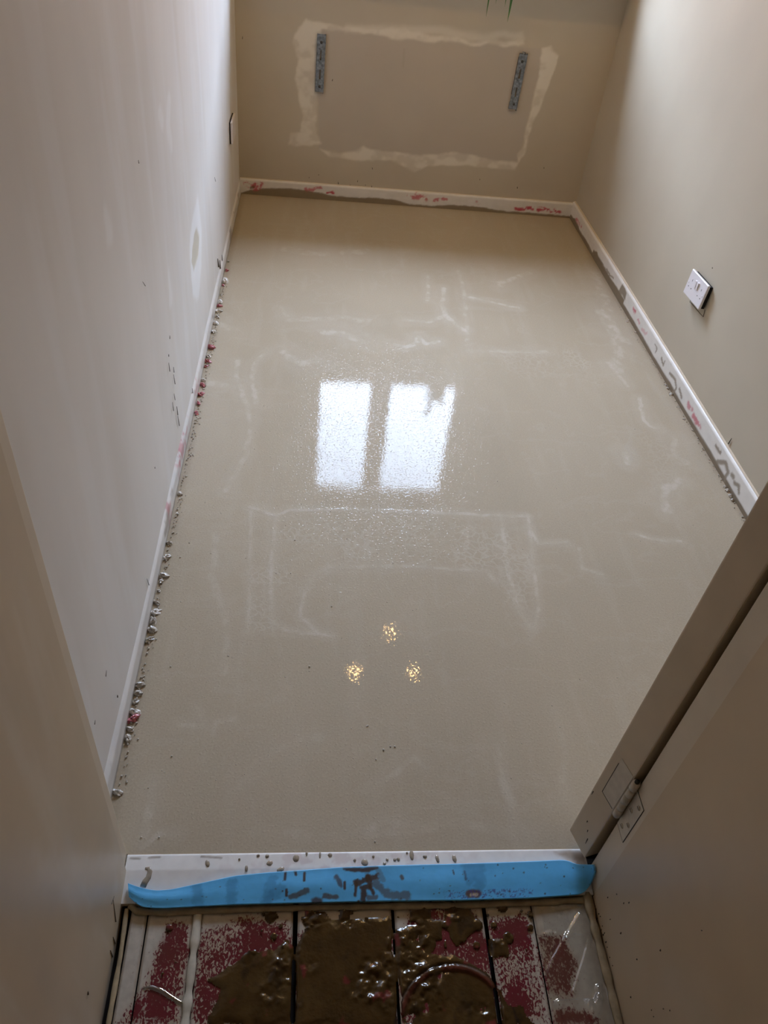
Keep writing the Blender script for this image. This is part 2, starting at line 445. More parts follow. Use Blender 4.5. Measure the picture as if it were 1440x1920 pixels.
cells *= .25+1.1*sst(.35, .65, fbm(U*14, V*14, 21))
cv.x['cells'] = np.clip(cells, 0, 1)
cv.h += (fbm(U*9, V*9, 30, 3)-.5)*.0009 * (1-sst(.9, 1.15, V)*(1-sst(1.75, 2.0, V))*.5)*.2
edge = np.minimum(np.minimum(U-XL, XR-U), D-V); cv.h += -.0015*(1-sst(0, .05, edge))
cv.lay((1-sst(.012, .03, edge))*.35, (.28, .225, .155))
cv.h[:1] = 0
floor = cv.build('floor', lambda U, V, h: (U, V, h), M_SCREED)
setp(floor, 'freshly poured wet greige screed floor with pale swirls', kind='structure')

o = box('slab', (XL-.3, XR+.3, HB-.3, D+.02, -.5, -.062), M_DARK, floor)
box('slab', (.772, XR+.3, -.10, .01, -.07, -.008), M_DARK, floor); box('slab', (XL-.3, .0, -.10, .004, -.07, -.004), M_DARK, floor); box('slab', (XL, XR, -.0005, .02, -.07, -.004), M_DARK, floor)

# ---- far wall with a deep window opening and the filled outline of a removed radiator
cv = Canvas(XL-.02, XR+.02, -.03, OZ0-.03, .005, C_WALL)
U, V = cv.U, cv.V
cv.mul(.97+.06*fbm(U*4, V*4, 40))
cv.lay(cv.poly([(0.271,0.6569),(0.6085,0.6565),(1.1563,0.6543),(1.175,0.6219),(1.1626,0.4635),(1.1584,0.3487),(1.1507,0.2214),(0.6604,0.1994),(0.2862,0.2055)], .004, .006, 20, 41), (.49, .43, .35))
F1 = C_FILL
pat = .55+.6*sst(.3, .6, fbm(U*22, V*30, 42))
cv.lay(cv.poly([(0.2233,0.6742),(0.2744,0.675),(0.3575,0.6606),(0.6062,0.6762),(0.6921,0.6635),(0.9271,0.6612),(1.0792,0.6777),(1.0888,0.6636),(1.0157,0.6501),(0.8649,0.6486),(0.6101,0.642),(0.4835,0.646),(0.3584,0.6463),(0.2776,0.6467),(0.276,0.5285),(0.2825,0.4716),(0.2675,0.4115),(0.2751,0.3209),(0.2726,0.2685),(0.2921,0.2275),(0.2025,0.2098),(0.162,0.2131),(0.1681,0.2561),(0.2057,0.2675),(0.2173,0.3369),(0.1987,0.386),(0.18,0.4632),(0.1955,0.5407),(0.1777,0.5948),(0.1933,0.6414)], .006, .012, 16, 43)*pat, F1, .8)
cv.lay(cv.poly([(0.3877,0.6739),(0.5215,0.687),(0.7499,0.7028),(0.8994,0.6956),(1.0694,0.7026),(1.0852,0.68),(0.9046,0.6667),(0.6076,0.6637),(0.3788,0.6516)], .012, .02, 12, 44), F1, .55)
cv.lay(cv.poly([(1.1585,0.6545),(1.1911,0.6647),(1.229,0.6358),(1.2276,0.5878),(1.207,0.4873),(1.2023,0.4298),(1.181,0.3822),(1.1805,0.3226),(1.1796,0.2636),(1.1629,0.2201),(1.1446,0.2499),(1.1701,0.2958),(1.1538,0.359),(1.1694,0.4333),(1.1646,0.5139),(1.1656,0.5866)], .005, .008, 20, 45)*pat, F1, .95)
cv.lay(cv.poly([(0.2929,0.206),(0.3842,0.2),(0.4735,0.2287),(0.5664,0.2141),(0.7509,0.2196),(0.8645,0.2393),(1.0316,0.2234),(1.1554,0.2218),(1.1451,0.1917),(0.9438,0.1854),(0.7567,0.1756),(0.7136,0.1453),(0.6165,0.176),(0.4775,0.1765),(0.3394,0.1835)], .006, .012, 14, 46)*pat, F1, .85)
cv.lay(cv.stroke([(0.6096,0.6087),(0.6123,0.5468)], .006, .002, 30, 47), (.42, .36, .28), .4)
wall_far = cv.build('wall_far', lambda U, V, h: (U, D+0*U-h, V), M_WALL)
setp(wall_far, 'far wall with filled outline of a removed radiator', kind='structure')
z1 = CEIL+.1
for nm, ya, yb, mt in (('wall_far_block', D, D+.10, M_PLAIN), ('outer_brickwork', D+.10, D+TW, M_BRICK)):
    bm = bmesh.new()
    bm_box(bm, XL-.35, XR+.35, ya+.002, yb, -.4, OZ0-.03)
    bm_box(bm, XL-.35, OX0, ya, yb, OZ0-.03, z1)
    bm_box(bm, OX1, XR+.35, ya, yb, OZ0-.03, z1)
    bm_box(bm, OX0, OX1, ya, yb, OZ1, z1)
    bm_done(bm, nm, mt, wall_far)
# radiator wall marks
def splash(name, marks, mat, parent, rad=.0012):
    """small dried drips standing slightly proud of a surface: list of (p0, p1, radius)"""
    bm = bmesh.new()
    for p0, p1, r in marks:
        p0, p1 = Vector(p0), Vector(p1)
        if (p1-p0).length < 1e-4: p1 = p0+Vector((0, 0, -.0015))
        tube_geo(bm, [p0, p0.lerp(p1, .6), p1, p1+(p1-p0).normalized()*r], [r*.45, r*.8, r, r*.3], 6)
    return setp(bm_done(bm, name, mat, parent, smooth=True), kind='stuff')

# ---- left wall
cv = Canvas(-.02, D+.02, -.03, 1.45, .006, C_LEFT)
U, V = cv.U, cv.V
cv.mul(.97+.06*fbm(U*3, V*2, 50))
cv.lay(sst(.50, .75, fbm(U*9, V*1.8, 51))*.35, (.62, .58, .52))
cv.lay(sst(.52, .75, fbm(U*16, V*2.5, 52))*.35, (.76, .755, .75))
cv.lay(cv.poly([(1.6271,0.4659),(1.462,0.4218),(1.409,0.3865),(1.4185,0.2595),(1.5152,0.21),(1.6202,0.2585),(1.6685,0.3506)], .012, .02, 12, 53), (.80, .80, .79), .9)
cv.lay(cv.poly([(1.5672,0.4002),(1.4891,0.3881),(1.4382,0.3584),(1.4699,0.3099),(1.5706,0.3137),(1.6153,0.3493)], .006, .012, 20, 54), (.58, .54, .44), .95)
cv.h -= .002*cv.poly([(1.5672,0.4002),(1.4891,0.3881),(1.4382,0.3584),(1.4699,0.3099),(1.5706,0.3137),(1.6153,0.3493)], .006, .012, 20, 54)
for p in ([(1.2836,0.7933),(1.2424,0.7511),(1.2579,0.7245)], [(1.1678,0.7984),(1.1752,0.7758)], [(0.6418,0.8015),(0.6419,0.7778)], [(1.0964,0.4706),(1.0909,0.434)]):
    cv.lay(cv.stroke(p, .03, .02, 14, 55), (.80, .80, .79), .6)
cv.h += (fbm(U*3, V*1.2, 56)-.5)*.004
wall_left = cv.build('wall_left', lambda U, V, h: (XL-.0+h*1.0-.002+0*U, U, V), M_LEFTW, flip=False)
setp(wall_left, 'skimmed off-white left wall with a bare patch', kind='structure')
bm = bmesh.new(); bm_box(bm, XL-.3, XL-.006, -.12, D, -.4, CEIL+.1); bm_box(bm, XL-.3, XL, -.1, D, 1.45, CEIL+.1)
bm_done(bm, 'wall_left_block', M_PLAIN, wall_left)

# ---- right wall
cv = Canvas(-.02, D+.02, -.03, 1.45, .008, C_WALL*.95)
U, V = cv.U, cv.V
cv.mul(.975+.05*fbm(U*3, V*3, 60))
cv.h += (fbm(U*2.2, V*1.5, 61)-.5)*.004
wall_right = cv.build('wall_right', lambda U, V, h: (XR+.002-h+0*U, U, V), M_WALL, flip=True)
setp(wall_right, 'plain cream right wall', kind='structure')
bm = bmesh.new(); bm_box(bm, XR+.006, XR+.3, -.12, D, -.4, CEIL+.1); bm_box(bm, XR, XR+.3, -.1, D, 1.45, CEIL+.1)
bm_done(bm, 'wall_right_block', M_PLAIN, wall_right)

# ---- wall that holds the door, seen only edge on
bm = bmesh.new()
bm_box(bm, XL-.3, -.002, -.34, -.004, -.4, CEIL+.1)
bm_box(bm, .80, XR+.3, -.34, -.03, -.4, CEIL+.1)
bm_box(bm, -.002, .80, -.34, -.03, 2.03, CEIL+.1)
wn = bm_done(bm, 'wall_near', M_PLAIN); setp(wn, 'wall around the doorway', kind='structure')
# ---- ceilings
o = box('ceiling', (XL-.3, XR+.3, HB-.3, D+.1, CEIL, CEIL+.12), M_CEIL); setp(o, 'white ceiling', kind='structure')

# ---- passage walls (deep door lining) left and right
cv = Canvas(HB, -.028, HZ-.03, 1.30, .006, (.58, .475, .335))
U, V = cv.U, cv.V
cv.lay(sst(.5, .75, fbm(U*22, V*3, 70))*.4, (.68, .62, .52))
cv.lay(sst(.52, .78, fbm(U*14, V*2, 71))*.35, (.50, .43, .33))
cv.lay(cv.poly([(-0.2165,0.4802),(-0.0457,0.1084),(-0.0652,0.0374),(-0.1329,0.1685),(-0.205,0.3801)], .02, .03, 14, 72), (.66, .61, .53), .5)  # pale band: window light bounced onto the lining, put into its colour
cv.h += (fbm(U*3, V*1.5, 73)-.5)*.003
o = cv.build('wall_hall_left', lambda U, V, h: (HL+h+0*U, U, V), M_LINING)
setp(o, 'painted lining on the left of the doorway', kind='structure'); hall_left = o
cv = Canvas(HB, -.078, HZ-.03, 1.30, .006, (.60, .48, .325))
U, V = cv.U, cv.V
cv.lay(sst(.5, .8, fbm(U*8, V*5, 75))*.3, (.64, .57, .46))
cv.h += (fbm(U*3, V*1.5, 76)-.5)*.003
o = cv.build('wall_hall_right', lambda U, V, h: (HR-h+0*U, U, V), M_LINING, flip=True)
setp(o, 'painted lining on the right of the doorway', kind='structure'); hall_right = o
M_HALL = surf('hall_paint', (.55, .45, .31), .6, .3, .04, 6)
for par, dims in ((hall_left, (HL-.3, HL-.003, HB, -.34, -.3, CEIL+.1)), (hall_right, (HR+.003, HR+.3, HB, -.34, -.3, CEIL+.1))):
    box('wall_block', dims, M_HALL, par)
box('wall_block', (HL-.1, HL, HB, -.028, 1.30, 2.03), M_HALL, hall_left)
box('wall_block', (HR, HR+.1, HB, -.078, 1.30, 2.03), M_HALL, hall_right)
o = box('wall_hall_back', (HL-.3, HR+.3, HB-.1, HB, -.3, CEIL+.1), M_HALL); setp(o, 'end wall of the passage', kind='structure')
# lining edge strips: left one, and the right one that carries the hinge
o = box('trim_1', (-.006, HL-.0035, -.034, 0, HZ, 2.03), M_TRIM, bevel=.002); setp(o, 'narrow painted rebate edge of the left door lining', kind='structure')
o = box('trim_2', (HR+.002, HR+.03, -.082, -.034, HZ, 2.03), M_TRIM, bevel=.0015); setp(o, 'narrow painted rebate of the right door lining', kind='structure')
o = box('trim_3', (-.002, .80, -.34, -.03, 2.02, 2.05), M_TRIM); setp(o, 'head of the door lining', kind='structure')

# ---- skirting boards
def skirt(name, L0, L1, H, place, base, paint, top):
    cv = Canvas(L0, L1, -.02, H, .004, base)
    cv.h = .002*(1-((cv.V-H+.006)/.006).clip(0, 1)) if False else cv.h
    paint(cv)
    # rounded top: the last rows roll back to the wall
    o = cv.build(name, place, M_SKIRT, flip=top)
    return o
C_SK = np.array((.74, .71, .66))
def paint_far(cv):
    U, V = cv.U, cv.V
    cv.lay(sst(.5, .8, fbm(U*20, V*60, 80))*.4, (.66, .62, .55))
    line = np.interp(U, [x for x, z in SM_F], [z for x, z in SM_F]) + (fbm(U*40, V*0, 81)-.5)*.008
    cv.lay(1-sst(-.003, .003, V-line), (.26, .20, .125))
    for p, w, k in (([(-0.0196,0.0419),(-0.0015,0.0319),(0.0446,0.0468),(0.0213,0.0198)], .014, .9), ([(0.2413,0.0363),(0.2992,0.0475)], .009, .8), ([(0.3281,0.0289),(0.356,0.0333)], .008, 1.),
                    ([(0.6894,0.0417),(0.738,0.0359),(0.7244,0.049),(0.7737,0.0386)], .014, .8), ([(0.8107,0.0319),(0.8571,0.0448)], .009, .8), ([(0.9984,0.041),(1.013,0.0277)], .008, .5),
                    ([(1.1863,0.0212),(1.2638,0.0293),(1.3896,0.024)], .013, 1.)):
        cv.lay(cv.stroke(p, w, .012, 45, 82)*sst(.35, .5, fbm(U*70, V*90, 83)), (.52, .085, .11), k)
    cv.lay(cv.stroke([(-0.0016,0.0273),(0.0123,0.0329)], .008, .004, 60, 84), (.16, .10, .05), .8)
SM_F = [(-0.0483,0.0008),(-0.0018,0.0181),(0.0675,0.0302),(0.16,0.0371),(0.253,0.0349),(0.3473,0.021),(0.4182,0.0169),(0.5363,0.0233),(0.6316,0.0233),(0.7054,0.0075),(0.814,0.0083),(0.8734,0.0175),(1.0195,0.0186),(1.1197,0.0091),(1.2682,0.0102),(1.4315,0.0075)]
SM_F = sorted(SM_F)
o = skirt('baseboard_far', XL, XR, .064, lambda U, V, h: (U, D-.012+np.where(V > .060, (V-.060)*1.6, 0)-h, V), C_SK, paint_far, False)
setp(o, 'low white skirting along the far wall with red smears', kind='structure')
sk_far = o
box('skirting_top', (XL, XR, D-.0055, D+.002, .058, .0655), M_TRIM, sk_far)

def paint_right(cv):
    U, V = cv.U, cv.V
    cv.lay(sst(.5, .8, fbm(U*20, V*40, 85))*.3, (.66, .63, .58))
    line = .010+.010*fbm(U*9, U*0, 86)+.012*sst(.6, .8, fbm(U*5, U*0, 87))
    line = np.where((U > 2.05) & (U < 2.5), line+.014, line)
    cv.lay(1-sst(-.003, .003, V-line), (.22, .17, .115))
    for p, w in (([(1.6995,0.0472),(1.6719,0.0429),(1.6759,0.0302)], .005), ([(1.6216,0.0382),(1.5911,0.0304),(1.5934,0.0432)], .006), ([(1.5324,0.0366),(1.4858,0.0422),(1.4597,0.027),(1.4718,-0.0013)], .007),
                 ([(1.4391,0.0366),(1.4089,0.0267)], .008), ([(1.1374,0.0455),(1.1026,0.0436),(1.1025,0.0514)], .007), ([(1.0975,0.0187),(1.061,0.0422),(1.03,0.0348),(1.0309,0.005)], .010),
                 ([(1.0121,0.04),(0.9976,0.0407)], .010), ([(0.9841,0.0348),(0.9608,0.0413),(0.9493,0.0264)], .009), ([(2.355,0.026),(2.315,0.0266)], .006), ([(2.3043,0.0316),(2.2568,0.0316)], .006), ([(2.262,0.0292),(2.2101,0.0385)], .005)):
        cv.lay(cv.stroke(p, w, .004, 60, 88), (.27, .22, .16), .9)
    for p, w, k in (([(2.8116,0.0276),(2.7198,0.0338)], .012, .8), ([(1.9498,0.0484),(1.9285,0.047)], .010, .9), ([(1.8848,0.0366),(1.8641,0.0352)], .009, .7), ([(1.8312,0.0282),(1.7863,0.0387)], .008, .4),
                    ([(1.3564,0.0327),(1.3302,0.035)], .013, .7), ([(1.3051,0.0289),(1.2612,0.0309),(1.2502,0.0291)], .013, .8)):
        cv.lay(cv.stroke(p, w, .010, 60, 89)*sst(.3, .5, fbm(U*60, V*90, 90)), (.55, .10, .14), k)
    cv.lay(cv.poly([(2.1255,0.0294),(2.1058,0.0653),(2.051,0.0603),(2.0439,0.0338)], .004, .006, 40, 91), (.24, .19, .13), .9)
o = skirt('baseboard_right', .0, D, .070, lambda U, V, h: (XR-.012+np.where(V > .066, (V-.066)*1.6, 0)-h, U, V), C_SK*1.03, paint_right, True)
setp(o, 'low white skirting along the right wall with dried screed drips', kind='structure')
box('skirting_top', (XR-.0055, XR+.002, .0, D, .064, .0715), M_TRIM, o)
def paint_left(cv):
    U, V = cv.U, cv.V
    cv.lay(sst(.52, .7, fbm(U*12, V*30, 92))*.4, (.56, .56, .56))
    cv.lay(sst(.62, .75, fbm(U*16, V*20, 93))*(V < .05), (.34, .30, .26), .8)
    for c, w, k in ((1.08, .10, .6), (.98, .05, .7), (.80, .03, .5), (1.35, .10, .35)):
        cv.lay((1-sst(w*.4, w, np.abs(U-c)))*sst(.45, .6, fbm(U*50, V*70, 94)), (.50, .12, .16), k)
    cv.lay(1-sst(.003, .008, V-.006*fbm(U*14, U*0, 95)), (.27, .23, .18), .8)
o = skirt('baseboard_left', .0, D, .060, lambda U, V, h: (XL+.0035-np.where(V > .046, (V-.046)*.6, 0)+h, U, V), C_LEFT*1.03, paint_left, False)
setp(o, 'low pale skirting along the left wall', kind='structure')

# ---- splashes on the walls
ms = []
for x, y0, y1 in ((580, 332, 333), (598, 327, 328), (634, 341, 344), (671, 338, 341), (657, 346, 347), (666, 350, 351), (685, 346, 347), (697, 347, 352), (682, 357, 360), (582, 347, 349), (705, 358, 361), (730, 366, 369), (698, 314, 314), (1000, 347, 348), (970, 350, 351)):
    ms.append((x, y0, y1))
WM = [(0.2513,0.0876),(0.2924,0.1021),(0.3773,0.0766),(0.463,0.09),(0.4316,0.0693),(0.4533,0.0617),(0.4971,0.0742),(0.5256,0.0717),(0.4918,0.0506),(0.2569,0.0561),(0.5451,0.0639),(0.5214,0.1487),(1.1733,0.1156),(1.2734,0.2083),(0.9999,0.1373),(-0.0219,0.5998),(0.3336,0.4796)]
splash('splash_marks', [((x, D-.0006, z), (x+random.uniform(-.002, .002), D-.0006, z-random.uniform(.002, .010)), random.uniform(.0012, .002)) for x, z in WM], M_SPLASH, wall_far)
LM = [([(1.0266,0.3689),(1.0229,0.3628)], .0022), ([(0.9928,0.3403),(0.9903,0.3362)], .0025), ([(0.9828,0.3239),(0.9848,0.2999)], .0025), ([(1.0335,0.2811),(1.0335,0.2664)], .0025), ([(1.0245,0.2661),(1.0322,0.2342)], .0025),
      ([(1.0077,0.2231),(1.0127,0.2013)], .0022), ([(0.9785,0.2185),(0.9805,0.1925)], .0025), ([(1.0243,0.1746),(1.0269,0.1472)], .003), ([(1.0256,0.145),(1.0336,0.1098)], .003), ([(1.2657,0.0681),(1.2745,0.0195)], .004),
      ([(0.8186,0.602),(0.8368,0.5843)], .0018), ([(0.9006,0.7964),(0.9021,0.7904)], .002), ([(2.0082,0.3808),(2.0308,0.3594)], .002), ([(0.7254,0.2269),(0.7235,0.224)], .002), ([(0.5334,0.085),(0.5415,0.0565)], .002),
      ([(0.2375,0.1026),(0.2353,0.0993)], .003), ([(0.2141,0.2068),(0.2061,0.2015)], .0015), ([(0.1239,0.1999),(0.118,0.197)], .0015), ([(1.9845,0.1176),(2.003,0.0802)], .006), ([(2.0424,0.0855),(2.0466,0.054)], .006), ([(2.1128,0.0733),(2.117,0.0393)], .005)]
splash('splash_marks', [((XL+.0005, p[0][0], p[0][1]), (XL+.0005, p[1][0], p[1][1]), r*.4) for p, r in LM], M_SPLASH, wall_left)
GM = [(-0.1047,0.0575),(-0.1159,0.0962),(-0.1348,0.1142),(-0.1418,0.1342),(-0.0989,-0.0048),(-0.1083,0.0024),(-0.1145,0.0059),(-0.1309,-0.0031),(-0.1402,0.0004),(-0.1333,0.0456),(-0.163,0.0741),(-0.152,0.0045),(-0.175,0.0037),(-0.1874,0.0066),(-0.2502,0.3262),(-0.2418,0.0476),(-0.2759,0.1097),(-0.2864,0.1506),(-0.292,0.1685),(-0.2845,0.1106),(-0.2109,0.1072),(-0.2272,0.1943),(-0.0837,-0.0133),(-0.0933,-0.006),(-0.1118,-0.0104),(-0.1289,0.0049),(-0.1594,0.0035),(-0.1394,0.0072)]
splash('splash_marks', [((HR-.0008, y, z), (HR-.0008, y+random.uniform(-.001, .001), z-random.uniform(.001, .004)), random.uniform(.0008, .0015)) for y, z in GM], M_SPLASH, hall_right)
HM = [([(-0.0948,0.0601),(-0.1084,0.0107)], .0011), ([(-0.0889,0.057),(-0.1034,0.0647)], .0008), ([(-0.1298,0.009),(-0.1304,-0.0155)], .001), ([(-0.1487,0.0102),(-0.1496,-0.014)], .001), ([(-0.2305,0.1043),(-0.2327,0.1011)], .0013), ([(-0.0875,-0.0532),(-0.0875,-0.0532)], .0013)]
splash('splash_marks', [((HL+.0008, p[0][0], p[0][1]), (HL+.0008, p[1][0], p[1][1]), r) for p, r in HM], M_SPLASH, hall_left)
RM = [([(1.1012,0.0982),(1.1037,0.0777)], .0018), ([(2.5856,0.0715),(2.5773,0.0474)], .003), ([(1.5505,0.3929),(1.5482,0.3907)], .0015), ([(2.3206,0.0584),(2.2989,0.0528)], .0035)]
splash('splash_marks', [((XR-.0004, p[0][0], p[0][1]), (XR-.0004, p[1][0], p[1][1]), r) for p, r in RM], M_SPLASH, wall_right)

# ---- window in its deep recess
win = empty('window_1', (.72, D+.06, OZ0)); setp(win, 'white two-pane window in the far wall above the sill', kind='structure')
def wpart(name, dims, mat, bevel=.004):
    o = box(name, dims, mat, None, bevel); o.parent = win; o.matrix_parent_inverse = Matrix.Translation(-win.location); return o
gy = D+.06
GX = [(.346, .619), (.723, 1.082)]
GZ0, GZ1 = .955, 1.955
wpart('frame_stile', (OX0-.01, GX[0][0], gy-.03, gy+.03, OZ0-.01, OZ1), M_FRAME)
wpart('frame_stile', (GX[1][1], OX1+.01, gy-.03, gy+.03, OZ0-.01, OZ1), M_FRAME)
wpart('mullion', (GX[0][1], GX[1][0], gy-.03, gy+.03, OZ0-.01, OZ1), M_FRAME)
for a, b in GX:
    wpart('bottom_rail', (a, b, gy-.03, gy+.03, OZ0-.01, GZ0), M_FRAME)
    wpart('top_rail', (a, b, gy-.03, gy+.03, GZ1, OZ1), M_FRAME)
    wpart('pane', (a-.004, b+.004, gy-.002, gy+.002, GZ0-.004, GZ1+.004), M_GLASS, 0)
wpart('window_sill', (OX0, OX1, D, gy-.028, OZ0-.022, OZ0), M_FRAME, .001)
wpart('window_sill', (XL+.001, XR-.001, D-.08, D+.0, OZ0-.024, OZ0), M_FRAME, .006)

# ---- ground outside
o = box('ground_outside', (-25, 25, D+TW, 40, -.7, -.5), M_LAWN); setp(o, 'lawn outside the window', kind='structure')
o = box('sky_block_wall', (-9, 10, D+4.2, D+4.5, -.5, 2.75), M_BRICK, None, .01); setp(o, 'unseen brick wall added opposite the window to block low sky light', kind='structure')  # added out of view to cut off low sky light and darken the passage

# ---- open door with its hinge
DZ = .02
K0 = Vector((.764, -.026, 0))
ang = math.radians(16)
e = Vector((-math.sin(ang), math.cos(ang), 0)); w = Vector((math.cos(ang), math.sin(ang), 0))
DM = Matrix((w, e, Vector((0, 0, 1)))).transposed().to_4x4()      # local x along the leaf, y across its thickness
DM.translation = K0
DM = Matrix.Translation((0, 0, DZ)) @ DM @ Matrix.Rotation(math.radians(.9), 4, 'Y')
door = empty('door_1'); door.matrix_world = DM; setp(door, 'cream painted door swung open into the room', kind='structure')
C_DOOR = surf('door_paint', (.60, .50, .36), .36, .4, .07, 10, .12, 60, .0007)
bm = bmesh.new(); bm_box(bm, 0, .68, 0, .052, 0, 1.97)
for v in bm.verts:                     # bottom corner planed off at an angle
    pass
leaf = bm_done(bm, 'door_leaf', C_DOOR, door, bevel=.0025, seg=2)
hz = .165
hinge = empty('hinge', (0, 0, 0)); hinge.parent = door
M_HINGE = surf('painted_hinge', (.58, .52, .42), .38, .45, .1, 60, .15, 120, .0006)
for k in range(5):
    z0 = hz+.02*k
    tube('knuckle', [(.000, -.007, z0+.0010), (.000, -.007, z0+.0190)], .0062 if k % 2 == 0 else .0058, M_HINGE, hinge, 14)
tube('hinge_pin', [(.000, -.007, hz-.002), (.000, -.007, hz+.103)], .0035, M_LINE, hinge, 10)
def gapline(pts, r, par, name='edge_gap'):
    return tube(name, pts, r, M_LINE, par, 5)
# leaf let into the door edge, painted over: only its outline shows
gapline([(-.0002, .004, hz), (-.0002, .034, hz), (-.0002, .034, hz+.085)], .0007, hinge)
hl = box('hinge_leaf', (-.0006, .002, .002, .0335, hz+.0008, hz+.10), M_HINGE, hinge, .0003)
# leaf on the lining
inv = DM.inverted()
jl = box('hinge_leaf', (HR+.0012, HR+.006, -.0655, -.035, .166, .267), M_HINGE, None, .0003); jl.parent = hinge; jl.matrix_parent_inverse = inv
o = tube('edge_gap', [(HR+.0016, -.036, .2675), (HR+.0016, -.066, .2675), (HR+.0016, -.066, .1655), (HR+.0016, -.036, .1655)], .0006, M_LINE, None, 5); o.parent = hinge; o.matrix_parent_inverse = inv
for (y, z) in ((-.056, .255), (-.046, .228), (-.057, .203), (-.047, .180)):
    bm = bmesh.new(); tube_geo(bm, [(HR+.0013, y, z), (HR-.0003, y, z)], [.0042, .0036], 14); 
    s = bm_done(bm, 'screw', M_HINGE, None, smooth=True); s.parent = hinge; s.matrix_parent_inverse = inv
    bm = bmesh.new(); bm_box(bm, HR-.0006, HR+.0005, y-.003, y+.003, z-.0006, z+.0006)
    s2 = bm_done(bm, 'screw_slot', M_LINE, None); s2.parent = hinge; s2.matrix_parent_inverse = inv
splash('scuff_marks', [((-.0004, .012, .03), (-.0004, .013, .045), .0009), ((-.0004, .030, .07), (-.0004, .030, .074), .001), ((-.0004, .02, .055), (-.0004, .021, .06), .0008), ((-.0004, .048, .13), (-.0004, .048, .14), .0009)], M_SPLASH, door)

# ---- passage floor: painted boards stained with pink primer
hf = empty('floor_hall', (0, 0, HZ)); setp(hf, 'white boards of the passage floor stained with red primer', kind='structure')
sub = box('sub_floor', (-.1, .9, HB, -.062, HZ-.06, HZ-.02), M_DARK); sub.parent = hf; sub.matrix_parent_inverse = Matrix.Translation((0, 0, -HZ))
CUTS = [(.022, .0470, .0), (.0490, .1185, .0), (.1310, .2745, .0), (.2820, .4320, .0), (.4370, .582, .0), (.5885, .6640, .0), (.6660, .771, .0)]
RED_REG = [[(0.0586,-0.1999),(0.0732,-0.1351),(0.0813,-0.1085),(0.1196,-0.1093),(0.1202,-0.1586),(0.1195,-0.2423),(0.0558,-0.2403)], [(0.1337,-0.1174),(0.1665,-0.1024),(0.2665,-0.1005),(0.2768,-0.1625),(0.2717,-0.247),(0.127,-0.2425),(0.1337,-0.159)],
           [(0.284,-0.1246),(0.3173,-0.1175),(0.4317,-0.1199),(0.4257,-0.2518),(0.2755,-0.2472)], [(0.45,-0.1042),(0.4914,-0.0803),(0.5356,-0.0811),(0.5765,-0.1068),(0.5906,-0.2075),(0.5864,-0.2568),(0.4312,-0.252)],
           [(0.589,-0.1112),(0.6574,-0.1019),(0.6609,-0.1721),(0.6592,-0.259),(0.5904,-0.2569)], [(0.6629,-0.141),(0.7112,-0.1421),(0.7169,-0.1735),(0.7089,-0.2239),(0.6588,-0.2225)], [(0.6645,-0.2348),(0.7226,-0.2365),(0.7451,-0.2617),(0.6633,-0.2592)], [(0.0395,-0.2199),(0.054,-0.1997),(0.0565,-0.2404),(0.0335,-0.2396)]]
for bi, (a, b, dz) in enumerate(CUTS):
    cv = Canvas(a, b, -.50, -.079, .0016, (.41, .37, .31))
    U, V = cv.U, cv.V
    cv.mul(.92+.16*fbm(U*30, V*14, 100+bi))
    redm = np.zeros(U.shape)
    for r in RED_REG:
        redm = np.maximum(redm, cv.poly(r, .012, .012, 30, 110+bi))
    redm = np.maximum(redm, sst(-.33, -.36, V)*.6)
    tex2 = fbm(U*28, V*22, 130+bi, 3)
    cv.lay(redm, (.33, .245, .175), .8)
    cv.x['red'] = np.clip(redm*(.34+.95*tex2), 0, 1)
    cv.lay(redm*sst(.60, .72, tex2), (.11, .010, .024), .75)
    edge = np.minimum(U-a, b-U)
    cv.lay(1-sst(.001, .005, edge), (.22, .17, .12), .6)
    cv.lay(sst(.45, .7, fbm(U*40, V*18, 145+bi)), (.36, .31, .25), .6)
    cv.h = -.002*(1-sst(0, .003, edge))
    cv.x['rough'] = np.clip(.42-.30*redm*(.4+.9*tex2), .08, .6)
    o = cv.build('floorboard', lambda U, V, h: (U, V, HZ+h), M_BOARD, hf)
    o.matrix_parent_inverse = Matrix.Translation((0, 0, -HZ))
# rest of the passage floor behind the camera
o = box('floorboard', (-.05, .85, HB, -.50, HZ-.02, HZ), M_PLAIN, hf); o.matrix_parent_inverse = Matrix.Translation((0, 0, -HZ))

# ================================================================== THINGS
# ---- white batten that dams the screed
bt = empty('threshold_batten', (.385, -.03, -.03)); setp(bt, 'white painted threshold batten between the screed and the blue strip', 'threshold')
iv = Matrix.Translation(-bt.location)
RAMP = lambda y: np.where(np.asarray(y) > -.028, .0026, .0026+(np.asarray(y)+.028)*.14)
bm = bmesh.new()
prof = [(-.001, HZ-.004), (-.001, .0018), (-.028, .0018), (-.0765, -.0050), (-.0765, HZ-.004)]
va = [bm.verts.new((.002, y, z)) for y, z in prof]; vb = [bm.verts.new((.774, y, z)) for y, z in prof]
bm.faces.new(va); bm.faces.new(vb[::-1])
for k in range(5): bm.faces.new((va[k], vb[k], vb[(k+1) % 5], va[(k+1) % 5]))
o = bm_done(bm, 'batten_body', M_TRIM); o.parent = bt; o.matrix_parent_inverse = iv
cv = Canvas(.002, .774, -.0765, -.0005, .0018, (.77, .765, .745))
U, V = cv.U, cv.V
cv.lay(sst(.5, .68, fbm(U*60, V*60, 140))*np.interp(U, [0, .1, .2, .3, .5, .55, .77], [0, .1, .4, .6, .5, .2, .1]), (.56, .47, .47), .8)
cv.lay(cv.poly([(0.7202,-0.0095),(0.7474,-0.0071),(0.7724,-0.0102),(0.7689,-0.0239),(0.746,-0.0209)], .006, .006, 60, 141), (.33, .24, .16), .8)
